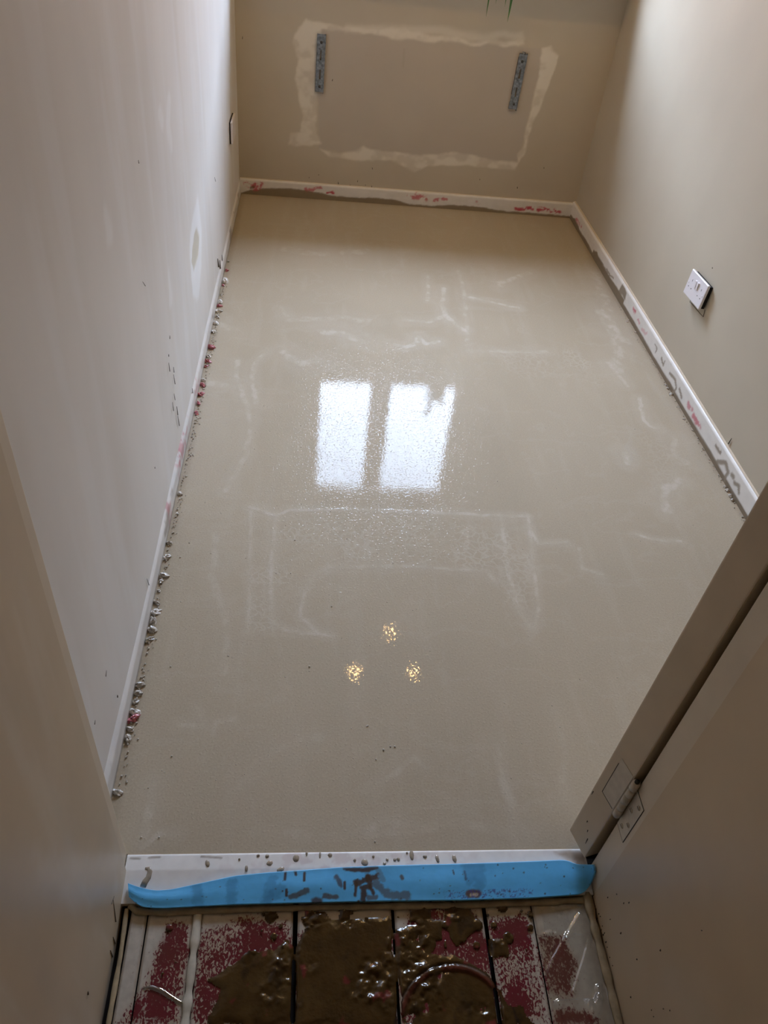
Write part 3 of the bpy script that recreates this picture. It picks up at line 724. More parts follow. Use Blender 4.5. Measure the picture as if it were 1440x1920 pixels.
for p in ([(0.0081,-0.0081),(0.0227,-0.0091)], [(0.0377,-0.0076),(0.0547,-0.0069)], [(0.1216,-0.007),(0.1539,-0.0092)]):
    cv.lay(cv.stroke(p, .0025, .001, 80, 142), (.36, .33, .29), .9)
cv.h = -.002*(1-sst(0, .003, -V-.0005))
o = cv.build('batten_top', lambda U, V, h: (U, V, RAMP(V)+h), M_BATTEN); o.parent = bt; o.matrix_parent_inverse = iv

# ---- blue foam strip leaning on the batten
TOPP = [(0.0092,-0.0486,0.0066),(0.031,-0.056,0.0056),(0.0549,-0.0611,0.0049),(0.0796,-0.0599,0.005),(0.1285,-0.0505,0.0063),(0.1784,-0.0409,0.0077),(0.2295,-0.0368,0.0083),(0.2813,-0.0343,0.0086),(0.3513,-0.0304,0.0092),(0.4222,-0.0289,0.0094),(0.5303,-0.0279,0.0095),(0.6219,-0.0265,0.0095),(0.7153,-0.0242,0.0095),(0.7342,-0.0236,0.0095)] + [(.752, -.034, .014), (.765, -.040, .026), (.770, -.046, .040)]
BOTP = [(0.0149,-0.0681,0.0039),(0.0353,-0.0837,0.0017),(0.0667,-0.0866,0.0013),(0.1157,-0.0852,0.0015),(0.1818,-0.0834,0.0018),(0.2827,-0.0828,0.0018),(0.4026,-0.0826,0.0018),(0.5514,-0.0837,0.0017),(0.6679,-0.0825,0.0019)] + [(.753, -.0775, .000), (.766, -.068, .006), (.771, -.053, .036)]
TX = [237,262,290,320,380,440,500,560,640,720,840,940,1040,1060,1090,1120,1133]
BX = [240,262,300,360,440,560,700,870,1000,1085,1105,1133]
n1 = [(x-237)/896 for x in TX]; n2 = [(x-237)/896 for x in BX]
cv = Canvas(0, 1, 0, 1, .01, (.085, .40, .78))
cv.nu, cv.nv = 560, 40
cv.U, cv.V = np.meshgrid(np.linspace(0, 1, cv.nu), np.linspace(0, 1, cv.nv))
cv.rgb = np.empty(cv.U.shape+(3,)); cv.rgb[:] = (.11, .47, .86); cv.h = np.zeros(cv.U.shape)
U, V = cv.U, cv.V
cv.mul(.92+.14*fbm(U*14, V*2, 150))
def bs(pts, w, col, k=1, amp=.0, seed=1):
    # distances measured in millimetres on the strip (780 mm long, 60 mm tall)
    w = w*1.35; S = [(p[0]*780, p[1]*58) for p in pts]
    UU = U*780+(fbm(U*130, V*9, seed)-.5)*2*amp; VV = V*58+(fbm(U*130, V*9, seed+4)-.5)*2*amp
    cv.lay(1-sst(w*.5, w, segdist(UU, VV, S)), col, k)
MB = (.060, .032, .016)
for p in ([(0.3326,0.022),(0.3315,0.271)], [(0.3527,-0.008),(0.3549,0.143)], [(0.3728,0.095),(0.3717,0.337)], [(0.3348,0.591),(0.3348,0.774)], [(0.4565,0.447),(0.4565,0.631)], [(0.4855,0.991),(0.4855,1.264)]):
    bs(p, 2.2, MB, .95)
bs([(0.4554,0.018),(0.4777,0.106),(0.5056,0.089),(0.5223,0.037)], 4, MB, .95, 3, 151)
bs([(0.481,0.472),(0.4944,0.387),(0.5056,0.316),(0.5201,0.292)], 5, MB, .95, 5, 152)
bs([(0.481,0.472),(0.4777,0.836)], 2.5, MB, .95, 1.5, 153)
bs([(0.5056,0.316),(0.5089,0.574),(0.4944,0.629),(0.4967,0.964)], 4.5, MB, .95, 3, 154)
bs([(0.5089,0.574),(0.5167,0.789)], 3, MB, .95, 2, 155)
bs([(0.5201,0.473),(0.5324,0.672),(0.5558,0.857),(0.5893,0.863)], 6, (.10, .085, .06), .75, 5, 156)
bs([(0.5223,0.097),(0.5368,0.404)], 4, (.10, .12, .12), .5, 4, 157)
bs([(0.4386,0.282),(0.4475,0.519)], 4.5, MB, .8, 3, 158)
bs([(0.3438,0.812),(0.3583,0.753),(0.3772,0.665)], 4.5, (.09, .08, .065), .85, 3, 159)
bs([(0.4163,0.813),(0.4386,0.884)], 4, (.09, .07, .05), .85, 3, 160)
bs([(0.3962,0.963),(0.4007,0.996)], 7.5, MB, .9, 1.5, 161)
bs([(0.5056,0.906),(0.5223,0.895)], 4, (.09, .07, .05), .8, 2, 162)
bs([(0.7176,0.83),(0.7344,0.837)], 6.5, (.12, .065, .03), .95, 1.5, 163)
bs([(0.721,0.861),(0.7321,0.865)], 2.5, (.55, .48, .38), .9, .8, 164)
bs([(0.7076,0.231),(0.7098,0.45)], 1.6, MB, .9, 1, 165)
bs([(0.5748,0.324),(0.577,0.385)], 3, (.10, .09, .08), .9, 1, 166)
bs([(0.683,0.179),(0.6853,0.297)], 1.2, MB, .9, .5, 167)
for p in ([(0.1484,0.067),(0.1507,1.014)], [(0.221,0.224),(0.2188,0.88)], [(0.3047,0.249),(0.2935,0.923)], [(0.3214,0.565),(0.2991,0.857)], [(0.7143,0.089),(0.7176,0.453)], [(0.7366,0.097),(0.74,0.607)]):
    bs(p, 9, (.05, .22, .44), .5, 5, 168)
sp = sst(.52, .66, fbm(U*420, V*30, 169))
cv.lay(sp*(V > .72)*(V < .95)*((U > .655) & (U < .85))*sst(.655, .68, U), (.07, .06, .28), .8)
for i in range(60):
    u, v = random.random(), random.random()
    bs([(u, v), (u+.0005, v+.01)], random.uniform(.5, 1.3), MB, .9)
cv.lay(1-sst(.02, .06, V), (.20, .55, .88), .6)  # light on the upper edge painted as a paler blue rim
ti = lambda U, pts, ns, k: np.interp(U, ns, [p[k] for p in pts])
def smooth1(a, n):
    k = np.ones(n)/n; p = np.pad(a, (n//2, n//2), mode='edge'); return np.convolve(p, k, 'valid')[:len(a)]
us = np.linspace(0, 1, cv.nu)
tp = np.stack([smooth1(ti(us, TOPP, n1, k), 15) for k in range(3)], 1)
bt_ = np.stack([smooth1(ti(us, BOTP, n2, k), 15) for k in range(3)], 1)
# the strip lies back against the sloping front of the batten
front = tp[None]*(1-V[..., None])+bt_[None]*V[..., None]
nb = np.array([0, -.14, .99])
front = front+nb*(.0004+.0018*np.sin(V*np.pi)**2*(.6+.4*np.sin(U*21))+.0008*(fbm(U*20, V*2, 171)-.5))[..., None]
front[..., 2] = np.maximum(front[..., 2], HZ+.001)
dv = np.gradient(front, axis=0); du = np.gradient(front, axis=1)
nrm = np.cross(dv, du); nrm /= np.linalg.norm(nrm, axis=2, keepdims=True)+1e-9
nrm *= np.sign((nrm*np.array([0, -.6, .8])).sum(2, keepdims=True))
back = front-nrm*.0044
allv = np.concatenate([front.reshape(-1, 3), back.reshape(-1, 3)])
nf = cv.nu*cv.nv
fq = grid_faces(cv.nu, cv.nv, True); bq = grid_faces(cv.nu, cv.nv, False)+nf
i = np.arange(cv.nu-1); topq = np.stack([i, i+1, i+1+nf, i+nf], 1)
j = i+(cv.nv-1)*cv.nu; botq = np.stack([j+nf, j+1+nf, j+1, j], 1)
l = np.arange(cv.nv-1)*cv.nu; lq = np.stack([l, l+nf, l+cv.nu+nf, l+cv.nu], 1)
r = l+cv.nu-1; rq = np.stack([r+cv.nu, r+cv.nu+nf, r+nf, r], 1)
rgb = cv.rgb.reshape(-1, 3)
backrgb = np.tile((.22, .57, .90), (nf, 1))
me = mesh_np('foam_strip', allv, np.concatenate([fq, bq, topq, botq, lq, rq]), True, {'paint': np.concatenate([rgb, backrgb])})
o = link('foam_strip', me, M_FOAM); setp(o, 'bright blue foam edging strip standing along the threshold, spattered with mud', 'edging strip')

# ---- sealant beads
def bead(name, pts, r, label, mat=M_SEAL, flat=.6):
    P = []
    pts = [Vector(p) for p in pts]
    for a, b in zip(pts, pts[1:]):
        n = max(2, int((b-a).length/.006))
        P += [a.lerp(b, k/n) for k in range(n)]
    P.append(pts[-1])
    bm = bmesh.new(); R = [r*(.75+.6*float(vn(p.x*60, p.y*60, 170))) for p in P]
    tube_geo(bm, P, R, 9)
    for v in bm.verts: v.co.z = HZ+max(-.004, (v.co.z-HZ))*flat
    o = bm_done(bm, name, mat, None, smooth=True)
    return setp(o, label, 'sealant', 'sealant beads')
bead('sealant_bead', [(.018,-0.0770,HZ+.003),(.03,-0.0865,HZ+.003),(.062,-0.0895,HZ+.003),(.112,-0.0880,HZ+.003),(.283,-0.0865,HZ+.003),(.406,-0.0865,HZ+.003),(.559,-0.0875,HZ+.003),(.678,-0.0850,HZ+.003),(.758,-0.0830,HZ+.003)], .0050, 'dirty beige sealant bead along the foot of the blue strip')
bead('sealant_bead', [(.764,-.072,HZ+.004),(.764,-.13,HZ+.004),(.766,-.20,HZ+.004),(.766,-.45,HZ+.004)], .0068, 'beige sealant bead along the foot of the right lining')
bead('sealant_bead', [(.014,-.082,HZ),(.017,-.15,HZ),(.017,-.45,HZ)], .0035, 'thin beige sealant bead along the foot of the left lining')
bead('sealant_bead', [(.1250,-.088,HZ-.001),(.1250,-.13,HZ-.001),(.1245,-.20,HZ-.002),(.1245,-.26,HZ-.002)], .0062, 'pale filler line between two floorboards', surf('pale_filler', (.46, .42, .34), .4, .4, .15, 60), .55)

# ---- mud spread over the boards (real thickness)
cv = Canvas(.03, .664, -.50, -.080, .0018, C_MUD)
U, V = cv.U, cv.V
mud = np.zeros(U.shape)
for r, s_, a in (([(0.161,-0.2436),(0.1767,-0.2102),(0.159,-0.1886),(0.1886,-0.1677),(0.2116,-0.1535),(0.2683,-0.1511),(0.2811,-0.17),(0.2871,-0.2475)], .010, .020),
           ([(0.2917,-0.2477),(0.2862,-0.1477),(0.2964,-0.1209),(0.3173,-0.1135),(0.3511,-0.1142),(0.3937,-0.1111),(0.4238,-0.1077),(0.4337,-0.1279),(0.4273,-0.2519)], .006, .010),
           ([(0.4312,-0.252),(0.4425,-0.1241),(0.462,-0.1166),(0.4874,-0.1211),(0.4979,-0.145),(0.4833,-0.1639),(0.5249,-0.1687),(0.5727,-0.1887),(0.605,-0.2436),(0.6066,-0.2574)], .006, .008),
           ([(0.4676,-0.1005),(0.4826,-0.0801),(0.4958,-0.0887),(0.4942,-0.1051),(0.4627,-0.1077)], .004, .003),
           ([(0.2876,-0.1025),(0.3087,-0.0949),(0.3274,-0.0977),(0.3325,-0.1138),(0.2921,-0.113)], .004, .005),
           ([(0.348,-0.09),(0.3643,-0.0903),(0.3648,-0.1041),(0.3511,-0.1086)], .004, .004),
           ([(0.5268,-0.0809),(0.5529,-0.0856),(0.5653,-0.1228),(0.5363,-0.1459),(0.5219,-0.1219)], .006, .010),
           ([(0.4886,-0.1091),(0.5099,-0.1136),(0.5098,-0.1375),(0.4855,-0.1408)], .005, .005),
           ([(0.589,-0.1393),(0.6143,-0.1438),(0.6109,-0.1632),(0.5895,-0.1627)], .005, .008),
           ([(.25,-.26),(.62,-.26),(.70,-.33),(.72,-.50),(.2,-.50)], .02, .03)):
    mud = np.maximum(mud, cv.poly(r, s_, a, 32, 180))
for i in range(150):
    x = random.gauss(.42, .17); y = -.088-abs(random.gauss(.07, .06))
    if .035 < x < .755: 
        rr = random.choice((.0025, .003, .004, .006, .009))
        mud = np.maximum(mud, 1-sst(rr*.6, rr*1.15, np.hypot(U-x, V-y)))
body = mud
lump = fbm(U*75, V*75, 185, 4); big = fbm(U*16, V*16, 186, 3)
rough_zone = sst(.45, .62, big)
cv.h = np.where(body > .02, .0002+.0024*np.sqrt(np.clip(body, 0, 1))+body*rough_zone*(lump-.45)*.009, -.001)
ring = np.hypot(U-.520, V+.266)
cv.h += body*(-.0018*np.exp(-((ring-.0925)/.0016)**2)+.0013*np.exp(-((ring-.087)/.004)**2)-.0015*(ring < .083))
for gx in (.2782, .4345, .5852): cv.h -= np.exp(-((U-gx-.004*(fbm(V*20, V*0, 187)-.5))/.0035)**2)*.012*body*(gx != .596 or 1)
cv.lay(sst(.5, .7, fbm(U*26, V*26, 188)), (.066, .036, .010), .7)
cv.lay(sst(.62, .78, fbm(U*40, V*30, 189)), (.022, .011, .004), .8)
cv.lay(sst(.70, .78, fbm(U*48, V*48, 190)), (.17, .018, .025), .55)
cv.lay(np.exp(-((ring-.0925)/.0018)**2), (.02, .012, .008), .9)
cv.lay(np.exp(-((ring-.086)/.004)**2)*sst(.4, .6, fbm(U*30, V*30, 191)), (.10, .015, .015), .6)
o = cv.build('mud_puddle', lambda U, V, h: (U, V, HZ+h), M_MUD, cut=(cv.h < -.0035) | (body < .03))
setp(o, 'wet brown mud spread over the passage floorboards, with a bucket ring', 'mud', kind='stuff')

# ---- clear polythene sheet creased over the right-hand boards
M_POLY = glass_mat('clear_polythene', .06, .17, (.90, .89, .86))
cv = Canvas(.668, .758, -.44, -.086, .0016, (1, 1, 1))
U, V = cv.U, cv.V
cv.h = .0018+.0012*fbm(U*22, V*14, 200, 3)+.0007*fbm(U*80, V*60, 201)
for p, w, k in (([(0.7447,-0.1069),(0.7171,-0.1358),(0.6849,-0.1727),(0.6722,-0.1913)], .003, .0026), ([(0.7584,-0.1311),(0.7332,-0.1777),(0.7057,-0.2195)], .003, .0026),
                ([(0.6664,-0.1371),(0.7115,-0.1405),(0.7461,-0.1444)], .006, .002), ([(0.6646,-0.2341),(0.7064,-0.2339),(0.7398,-0.2348)], .005, .0035),
                ([(0.7438,-0.2263),(0.7366,-0.2404),(0.7289,-0.2508)], .005, .005), ([(0.7264,-0.2345),(0.7244,-0.2422)], .005, .005), ([(0.7584,-0.1973),(0.7588,-0.2085),(0.7467,-0.2155)], .005, .004), ([(0.7129,-0.1461),(0.7202,-0.1486),(0.7171,-0.1541)], .004, .003)):
    cv.h += cv.stroke(p, w*1.6, .0008, 60, 202)*k
edge = np.minimum(np.minimum(U-.668, .758-U), -.086-V); cv.h *= .25+.75*sst(0, .012, edge)
o = cv.build('polythene_sheet', lambda U, V, h: (U+.004*(fbm(V*25, V*0, 203)-.5), V, HZ+h), M_POLY)
setp(o, 'creased clear polythene sheet on the floorboards beside the right lining', 'plastic sheet')

# ---- shiny wet streak on the narrow board
WS = [(0.0578,-0.195),(0.0707,-0.1939),(0.0844,-0.1985),(0.0995,-0.2073),(0.1143,-0.2153),(0.1237,-0.2169)]
bm = bmesh.new(); tube_geo(bm, [(x, y, HZ+.0004) for x, y in WS], [.002, .0035, .004, .0035, .003, .0015], 10)
for v in bm.verts: v.co.z = HZ+max(.0, (v.co.z-HZ)*.6)
o = bm_done(bm, 'wet_streak', glass_mat('standing_water', .03, .35, (.8, .78, .74)), None, smooth=True); setp(o, 'shiny wet streak across the narrow floorboard near the left lining', 'water streak')

# ---- drops of screed on the batten
def blob_mesh(name, rx, ry, rz, seed, n=14, m=7, rough=.12, dome=True):
    V_ = []; Fq = []
    for i in range(m+1):
        ph = (math.pi/2 if dome else math.pi)*i/m
        for k in range(n):
            th = 2*math.pi*k/n
            d = 1+rough*2*(float(vn(math.cos(th)*1.7+9, math.sin(th)*1.7+ph*2+9, seed))-.5)+(rough*.9*(float(vn(math.cos(th)*4+9, math.sin(th)*4+ph*5+9, seed+3))-.5) if rough > .3 else 0)
            V_.append((rx*d*math.sin(ph)*math.cos(th), ry*d*math.sin(ph)*math.sin(th), rz*math.cos(ph)*d))
    for i in range(m):
        for k in range(n):
            Fq.append((i*n+k, (i+1)*n+k, (i+1)*n+(k+1) % n, i*n+(k+1) % n))
    return mesh_np(name, V_, Fq, True)
DROPS = [(389,1619,8,11,20),(462,1628,6,10,0),(506,1618,11,8,25),(501,1605,7,6,0),(500,1603,6,5,0),(555,1609,12,11,0),(619,1603,8,6,0),(665,1613,5,5,0),(684,1617,12,11,40),(700,1606,5,4,0),(726,1612,5,6,0),(740,1612,6,5,0),(747,1611,6,6,0),(772,1604,8,15,0),(797,1606,8,5,0),(820,1610,7,13,10),(852,1610,8,13,10),(526,1630,14,7,20),(575,1600,4,7,0),(600,1603,4,10,0),(721,1619,6,5,30),(449,1611,4,4,0),(763,1595,4,3,0)]
DLAB = {389: 'leftmost oval grey screed drop on the white batten', 462: 'small screed drop touching the blue strip left of centre', 506: 'slanting oval screed drop left of centre on the batten',
        555: 'largest round grey screed drop on the white batten', 684: 'large slanting screed drop just above the mud stain on the blue strip', 526: 'flat tan screed drop at the upper edge of the blue strip',
        772: 'tall upright screed drop right of the middle of the batten', 797: 'flat screed drop between two upright drops right of centre', 820: 'second upright screed drop from the right on the batten', 852: 'rightmost upright screed drop on the white batten'}
DP = [(0.1324,-0.0185),(0.1961,-0.0272),(0.2337,-0.0191),(0.2287,-0.0075),(0.2138,-0.0064),(0.2764,-0.0117),(0.3332,-0.0071),(0.3742,-0.0166),(0.391,-0.0204),(0.4058,-0.0108),(0.4289,-0.0165),(0.4416,-0.0167),(0.4479,-0.0159),(0.4711,-0.0099),(0.4937,-0.012),(0.5143,-0.0159),(0.5436,-0.0163),(0.2517,-0.0297),(0.294,-0.0039),(0.3163,-0.0069),(0.4241,-0.0227),(0.1836,-0.0122),(0.4633,-0.0052)]
for i, ((x, y), d) in enumerate(zip(DP, DROPS)):
    me = blob_mesh('screed_drop', d[2]*.00047, d[3]*.00055, .0022, i)
    o = link('screed_drop', me, M_DROP); o.location = (x, min(y, -.004), float(RAMP(y))-.0003); o.rotation_euler = (0, 0, math.radians(d[4]))
    setp(o, DLAB.get(d[0], 'tiny grey bead of wet screed on the middle of the white batten'), 'drop', 'screed drops on the batten')
bm = bmesh.new()
SMR = [(0.0338,-0.0248),(0.0397,-0.0249),(0.0422,-0.0299),(0.041,-0.0387),(0.0369,-0.045),(0.0347,-0.052)]
tube_geo(bm, [(x, y, 0) for x, y in SMR], [.0018, .0036, .004, .0043, .005, .005], 12)
for v in bm.verts: v.co.z = float(RAMP(v.co.y))+max(-.0005, v.co.z*.4)
o = bm_done(bm, 'screed_smear', M_DROP, None, smooth=True); setp(o, 'curved tan smear of screed on the left end of the batten', 'smear')

# ---- crumbs along the foot of the left wall
CR = [(421,490,5,'g'),(419,507,6,'r'),(413,527,11,'w'),(417,535,5,'r'),(411,553,5,'g'),(405,566,8,'w'),(410,574,7,'r'),(404,583,9,'w'),(405,594,6,'g'),(398,606,8,'w'),(397,622,8,'w'),(395,652,10,'r'),(389,668,7,'g'),(389,678,9,'r'),(385,687,6,'r'),(379,713,7,'w'),(377,722,8,'r'),(375,740,9,'r'),(369,757,8,'r'),(364,775,7,'r'),(329,926,7,'g'),(332,965,6,'g'),(313,1018,8,'g'),(307,1045,11,'w'),(299,1080,12,'g'),(299,1090,8,'g'),(291,1108,6,'g'),(289,1130,8,'g'),(287,1148,13,'w'),(283,1165,14,'g'),(280,1182,13,'g'),(275,1200,11,'g'),(257,1285,12,'g'),(254,1300,11,'g'),(252,1315,10,'g'),(246,1335,13,'w'),(249,1348,15,'p'),(236,1368,10,'g'),(233,1385,11,'g'),(214,1485,13,'w')]
CP = [(-0.0507,2.2199),(-0.0475,2.1444),(-0.0506,2.0581),(-0.04,2.0263),(-0.0439,1.953),(-0.0496,1.9015),(-0.0377,1.8724),(-0.0449,1.8377),(-0.0391,1.798),(-0.0467,1.7539),(-0.0426,1.6986),(-0.0354,1.5993),(-0.0396,1.5478),(-0.0362,1.517),(-0.0396,1.4892),(-0.0403,1.4123),(-0.0404,1.3865),(-0.0377,1.3365),(-0.0413,1.2902),(-0.043,1.2428),(-0.0464,0.8979),(-0.0321,0.8222),(-0.0417,0.7247),(-0.042,0.6781),(-0.0426,0.6202),(-0.0402,0.6042),(-0.0449,0.5758),(-0.0418,0.5422),(-0.0398,0.5154),(-0.0402,0.4906),(-0.0396,0.4664),(-0.0408,0.4413),(-0.0407,0.3302),(-0.0406,0.3117),(-0.0394,0.2936),(-0.0411,0.27),(-0.0355,0.2549),(-0.044,0.2321),(-0.0433,0.2132),(-0.0411,0.1088)]
def scale_at(x, y):
    return 1461.6/((Vector((x, y, 0))-Vector((.2678, -.5879, 1.3084))).dot(fw))
CLAB = {(214, 1485): 'pale screed crumb nearest the left door lining', (246, 1335): 'pale crumb directly behind the large pink lump by the left wall', (413, 527): 'largest pale crumb on the left wall foot below the bare patch',
        (395, 652): 'largest red crumb at the foot of the left wall', (307, 1045): 'pale crumb alone between grey crumbs along the left wall', (287, 1148): 'pale crumb at the top of the thick grey ridge by the left wall', (364, 775): 'red crumb nearest the doorway in the red row along the left wall', (419, 507): 'red crumb farthest from the doorway along the left wall', (421, 490): 'small grey crumb farthest from the doorway along the left wall', (233, 1385): 'grey crumb just in front of the large pink lump'}
MC = {'g': M_CRUMB, 'r': M_CRUMBR, 'w': M_CRUMBW, 'p': M_CRUMBR}
LB = {'g': 'wet grey screed crumb at the foot of the left wall', 'r': 'small red-stained screed crumb at the foot of the left wall', 'w': 'pale screed crumb at the foot of the left wall', 'p': 'largest pink screed lump at the foot of the left wall'}
for i, ((x, y), d) in enumerate(zip(CP, CR)):
    s = scale_at(x, y); r = d[2]/s*.55
    x = max(x, XL+.008+r*.45)
    me = blob_mesh('screed_crumb', r*.85, r*1.35, r*.8, 20+i, 20, 10, .55, True)
    o = link('screed_crumb', me, MC[d[3]]); o.location = (x, y, -.0006); o.rotation_euler = (0, 0, random.uniform(0, 3))
    setp(o, CLAB.get((d[0], d[1]), LB[d[3]]), 'crumb', None if d[3] == 'p' else 'screed crumbs along the left wall')
CQ = [(1.4292,1.9385),(1.4498,1.9529),(1.4508,1.8633),(1.4428,1.5196),(1.4437,1.5009),(1.453,1.4646),(1.4385,0.9908),(1.4404,0.9684),(1.4379,1.009),(1.4456,0.951)]
for i, (x, y) in enumerate(CQ):
    r = random.uniform(.003, .006)
    me = blob_mesh('screed_crumb', r, r*1.2, r*.8, 70+i, 12, 8, .5, True)
    o = link('screed_crumb', me, M_CRUMB); o.location = (min(x, XR-.0135-r*.8), y, -.0006)
    setp(o, 'wet grey screed crumb at the foot of the right wall', 'crumb', 'screed crumbs along the right wall')
# fine crumbs and bubbles: too many and too small to count
bm = bmesh.new()
def bead_geo(x, y, r):
    t = bmesh.ops.create_icosphere(bm, subdivisions=1, radius=r, matrix=Matrix.Translation((x, y, r*.25)))
for i in range(420):
    y = random.uniform(.1, 2.05); x = XL+.010+abs(random.gauss(0, .006)); bead_geo(x, y, random.uniform(.0008, .0022))
for i in range(160):
    y = random.uniform(.75, 2.1); x = XR-.014-abs(random.gauss(0, .006)); bead_geo(x, y, random.uniform(.0008, .002))
for i in range(150):
    bead_geo(random.uniform(.0, .55) if i % 2 else random.uniform(0, 1.3), random.uniform(.05, 1.3), random.uniform(.0006, .0014))
BB = [(0.3392,0.5417),(0.4343,0.1907),(0.4193,0.1709),(0.4478,0.1975),(0.0187,0.0278),(0.0474,0.0275),(0.009,0.7268),(-0.0053,0.6794),(-0.0335,0.8413),(0.2927,0.3794),(1.2519,1.2624),(0.2464,0.6379),(0.2529,0.7457),(0.41,0.016),(0.4062,0.2421),(0.4051,0.2409),(0.456,0.1975),(0.1276,0.4035),(0.0168,0.3754),(0.047,0.1775)]
for x, y in BB: bead_geo(x, y, random.uniform(.0016, .0024))
o = bm_done(bm, 'screed_bubbles', M_BUB, floor, smooth=True); setp(o, kind='stuff')

# ---- galvanised radiator brackets
def bracket(px, label, lean, notch):
    b = empty('radiator_bracket', (px, D, .43)); setp(b, label, 'bracket', 'radiator brackets')
    Wd, Ht, Dp, th = .034, .205, .011, .002
    bm = bmesh.new()
    # back web with two slots
    xs = [0, .4, .6, 1]; zs = [0, .23, .40, .56, .73, 1]
    for i in range(3):
        for k in range(5):
            if i == 1 and k in (1, 3): continue
            bm_box(bm, -Wd/2+Wd*xs[i], -Wd/2+Wd*xs[i+1], -Dp, -Dp+th, Ht*zs[k], Ht*zs[k+1])
    bmesh.ops.remove_doubles(bm, verts=bm.verts, dist=1e-5)
    o = bm_done(bm, 'bracket_web', M_STEEL, b)
    if notch:
        for z0, z1 in ((0, .025), (.055, .19)):
            o = box('bracket_flange', (-Wd/2, -Wd/2+th, -Dp-.002, -.0005, z0, z1), M_STEEL, b, .0004)
        tube('top_hook', [(-.006, -Dp-.001, Ht-.002), (-.006, -Dp-.004, Ht+.006), (.004, -Dp-.004, Ht+.005), (.006, -Dp, Ht-.004)], .0018, M_STEEL, b)
    else:
        box('bracket_flange', (-Wd/2, -Wd/2+th, -Dp, -.0005, 0, Ht), M_STEEL, b, .0004)
    box('bracket_flange', (Wd/2-th, Wd/2, -Dp-.002, -.0005, -.006, Ht), M_STEEL, b, .0004)
    for z in (.020, Ht-.028):
        tube('screw', [(0, -Dp-.002, z), (0, -Dp+.001, z)], .0052, M_SCREW, b, 12)
    b.rotation_euler = (0, math.radians(lean), 0)
    return b
bracket(.281, 'grey steel radiator bracket at the left of the patched wall area', 0.6, False)
bracket(1.084, 'mottled steel radiator bracket at the right of the patched wall area', 0.9, True)

# ---- sockets
def rbox(bm, x0, x1, y0, y1, z0, z1): bm_box(bm, x0, x1, y0, y1, z0, z1)
SW, SH = .128, .076
# local axes: x across the plate (towards the viewer of its face: left to right), y out of the wall, z up
def socket(loc, mtx, label, full):
    s = empty('wall_socket', loc); setp(s, label, 'socket')
    s.matrix_world = mtx
    if full: box('back_box', (-SW/2+.006, SW/2-.002, -.001, .010, -SH/2+.004, SH/2-.004), M_DARK, s)
    y0, y1 = (.009, .017) if full else (.0022, .0100)
    if not full: box('shadow_gap', (-SW/2+.0008, SW/2-.0008, -.001, .0026, -SH/2+.0008, SH/2-.0008), M_DARK, s)  # dark sheet standing in for the shadow line behind the plate
    bm = bmesh.new(); bm_box(bm, -SW/2, SW/2, y0, y1, -SH/2, SH/2)
    fp = bm_done(bm, 'face_plate', M_PLASTIC, s, bevel=.0028, seg=3)
    if full:
        for cx in (-.036, .036):
            for dx, dz, wx, wz in ((0, .016, .0026, .0062), (-.0105, -.006, .0044, .003), (.0105, -.006, .0044, .003)):
                box('pin_slot', (cx+dx-wx/2, cx+dx+wx/2, .0168, .01715, dz-wz/2-.004, dz+wz/2-.004), M_LINE, fp)
        for cx in (-.0075, .0075):
            bm = bmesh.new(); vs = bm_box(bm, cx-.0052, cx+.0052, .0165, .0195, .001, .023)
            for v in vs:
                if v.co.z > .01 and v.co.y > .018: v.co.y += .0022
            bm_done(bm, 'rocker_switch', M_PLASTIC, fp, bevel=.0006)
        for cx in (-.054, .054):
            tube('screw', [(cx, .0160, 0), (cx, .0173, 0)], .0028, M_PLASTIC, fp, 12)
    return s
mr = Matrix(((0, -1, 0), (-1, 0, 0), (0, 0, 1))).to_4x4()       # right wall: face looks towards -x; face-left is +y
mr.translation = (XR-.001, 1.566, .313)
mr = mr @ Matrix.Rotation(math.radians(4), 4, 'X') @ Matrix.Rotation(math.radians(-2.5), 4, 'Y')
socket((0, 0, 0), mr, 'white double socket hanging loose on the right wall', True)
ml = Matrix(((0, 1, 0), (1, 0, 0), (0, 0, 1))).to_4x4()
ml.translation = (XL, 2.61, .352)
socket((0, 0, 0), ml, 'pale blank plate on the left wall near the far corner', False)
# pencil outline drawn round the socket
PO = [(1.6063,0.2793),(1.5994,0.2539),(1.5918,0.256),(1.569,0.2571),(1.5381,0.2589),(1.5119,0.2604),(1.4914,0.2625),(1.498,0.282)]
o = tube('pencil_outline', [(XR-.0006, y, z) for y, z in PO], .0008, M_LINE, wall_right, 5)
PO2 = [(1.5458,0.2799),(1.5573,0.2686),(1.5665,0.2638)]
tube('pencil_outline', [(XR-.0006, y, z) for y, z in PO2], .0008, M_LINE, wall_right, 5)

# ---- spider plant on the sill
pp = Vector((.955, 2.895, OZ0))
plant = empty('potted_plant', pp); setp(plant, 'green arching plant in a pot on the window sill, leaves trailing down', 'plant')
bm = bmesh.new()
prof = [(.0, .0), (.034, .0), (.042, .035), (.047, .035), (.047, .048), (.041, .048), (.038, .040), (.0, .040)]
n = 24; rings = []
for r_, z in prof:
    rings.append([bm.verts.new((r_*math.cos(2*math.pi*k/n), r_*math.sin(2*math.pi*k/n), z)) for k in range(n)] if r_ > 0 else [bm.verts.new((0, 0, z))])
for a, b in zip(rings, rings[1:]):
    for k in range(n):
        k2 = (k+1) % n
        if len(a) == 1: bm.faces.new((a[0], b[k], b[k2]))
        elif len(b) == 1: bm.faces.new((a[k], a[k2], b[0]))
        else: bm.faces.new((a[k], a[k2], b[k2], b[k]))
bm_done(bm, 'pot', M_POT, plant, smooth=True)
bm = bmesh.new(); bmesh.ops.create_circle(bm, cap_ends=True, segments=20, radius=.038, matrix=Matrix.Translation((0, 0, .0415)))
bmesh.ops.extrude_face_region(bm, geom=list(bm.faces)); 
bm_done(bm, 'soil', M_SOIL, plant)
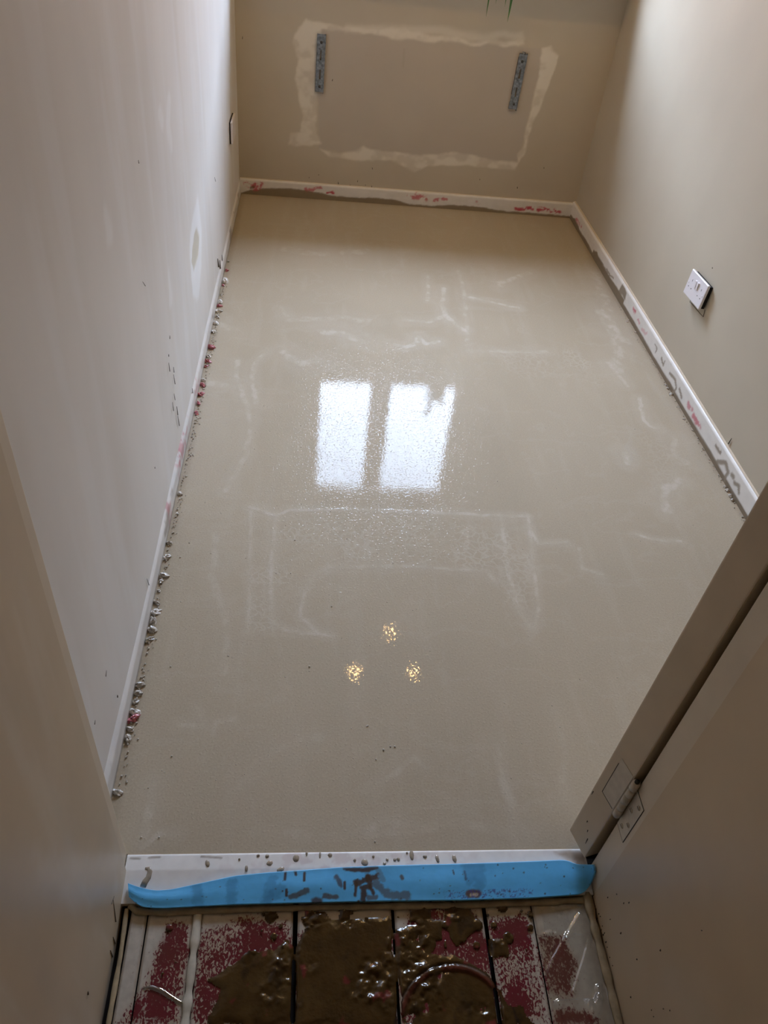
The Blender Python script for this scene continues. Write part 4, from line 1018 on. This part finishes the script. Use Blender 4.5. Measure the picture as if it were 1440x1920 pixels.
def leaf_mesh(P, wmax):
    bm = bmesh.new(); P = [Vector(p) for p in P]; N = len(P); L = []
    for i, p in enumerate(P):
        t = (P[min(i+1, N-1)]-P[max(i-1, 0)]).normalized()
        s = t.cross(Vector((0, 0, 1)));
        s = s.normalized() if s.length > .2 else Vector((.94, -.34, 0))
        s0 = L[-1][3] if L else s
        if s.dot(s0) < 0: s = -s
        nrm = s.cross(t).normalized()
        ww = wmax*(math.sin(math.pi*(.12+.88*i/(N-1)))**.7 if i < N-1 else .03)
        a = bm.verts.new(p+s*ww/2+nrm*ww*.18); c = bm.verts.new(p); b = bm.verts.new(p-s*ww/2+nrm*ww*.18)
        L.append((a, c, b, s))
    for q0, q1 in zip(L, L[1:]):
        bm.faces.new((q0[0], q0[1], q1[1], q1[0])); bm.faces.new((q0[1], q0[2], q1[2], q1[1]))
    return bm
def bez(a, b, c, d, n=14):
    a, b, c, d = map(Vector, (a, b, c, d))
    return [a*(1-t)**3+b*3*t*(1-t)**2+c*3*t*t*(1-t)+d*t**3 for t in [i/(n-1) for i in range(n)]]
tips = [((.026, -.078, -.158), .020), ((-.058, -.076, -.148), .013), ((-.030, -.078, -.104), .012), ((.006, -.078, -.110), .012)]
for (t, wd) in tips:      # trailing leaves over the sill edge
    o = bm_done(leaf_mesh(bez((t[0]*.15, -.01, .042), (t[0]*.5, -.05, .13), (t[0]*1.1, -.098, .06), t, 22), wd), 'leaf', M_LEAF, plant, smooth=True)
for i in range(26):
    a = i*2.39996; rr = random.uniform(.05, .09); zt = random.uniform(.04, .11)
    d = Vector((math.cos(a), math.sin(a)*.25-.35, 0))
    if i % 5 == 0: d = Vector((-.9, -.2, 0)); zt = .20
    P = bez(d*.01+Vector((0, 0, .042)), d*.03+Vector((0, 0, zt+.05)), d*rr*.7+Vector((0, 0, zt+.05)), d*rr+Vector((0, 0, max(zt-.04, .02))))
    bm_done(leaf_mesh(P, random.uniform(.012, .018)), 'leaf', M_LEAF, plant, smooth=True)

# ---- three-bulb ceiling light
lamp = empty('ceiling_light', (.752, 2.08, CEIL)); setp(lamp, 'three-bulb ceiling light with a round metal plate', 'ceiling light')
LZ = CEIL-.10
def lpt(x, y, z): return (x-.752, y-2.08, z-CEIL)
tube('ceiling_plate', [(0, 0, -.022), (0, 0, -.004), (0, 0, 0)], [.055, .060, .060], M_LAMPW, lamp, 28)
tube('stem', [(0, 0, -.085), (0, 0, -.02)], .010, M_LAMPW, lamp, 12)
for (x, y) in ((.806, 2.30), (.586, 2.01), (.914, 2.01)):
    P = Vector(lpt(x, y, LZ)); h = Vector((P.x, P.y, 0)); hd = h.normalized()
    tube('arm', [(0, 0, -.075), tuple(hd*(h.length*.5)+Vector((0, 0, -.070))), (P.x, P.y, -.066)], .006, M_LAMPW, lamp, 8)
    tube('spot_head', [(P.x, P.y, -.055), (P.x, P.y, -.062), (P.x, P.y, -.085), (P.x, P.y, -.106)], [.012, .020, .026, .030], M_LAMPW, lamp, 20)
    bm = bmesh.new(); tube_geo(bm, [(P.x, P.y, -.1055), (P.x, P.y, -.1085), (P.x, P.y, -.110)], [.026, .024, .012], 20)
    bm_done(bm, 'bulb', M_BULB, lamp, smooth=True)
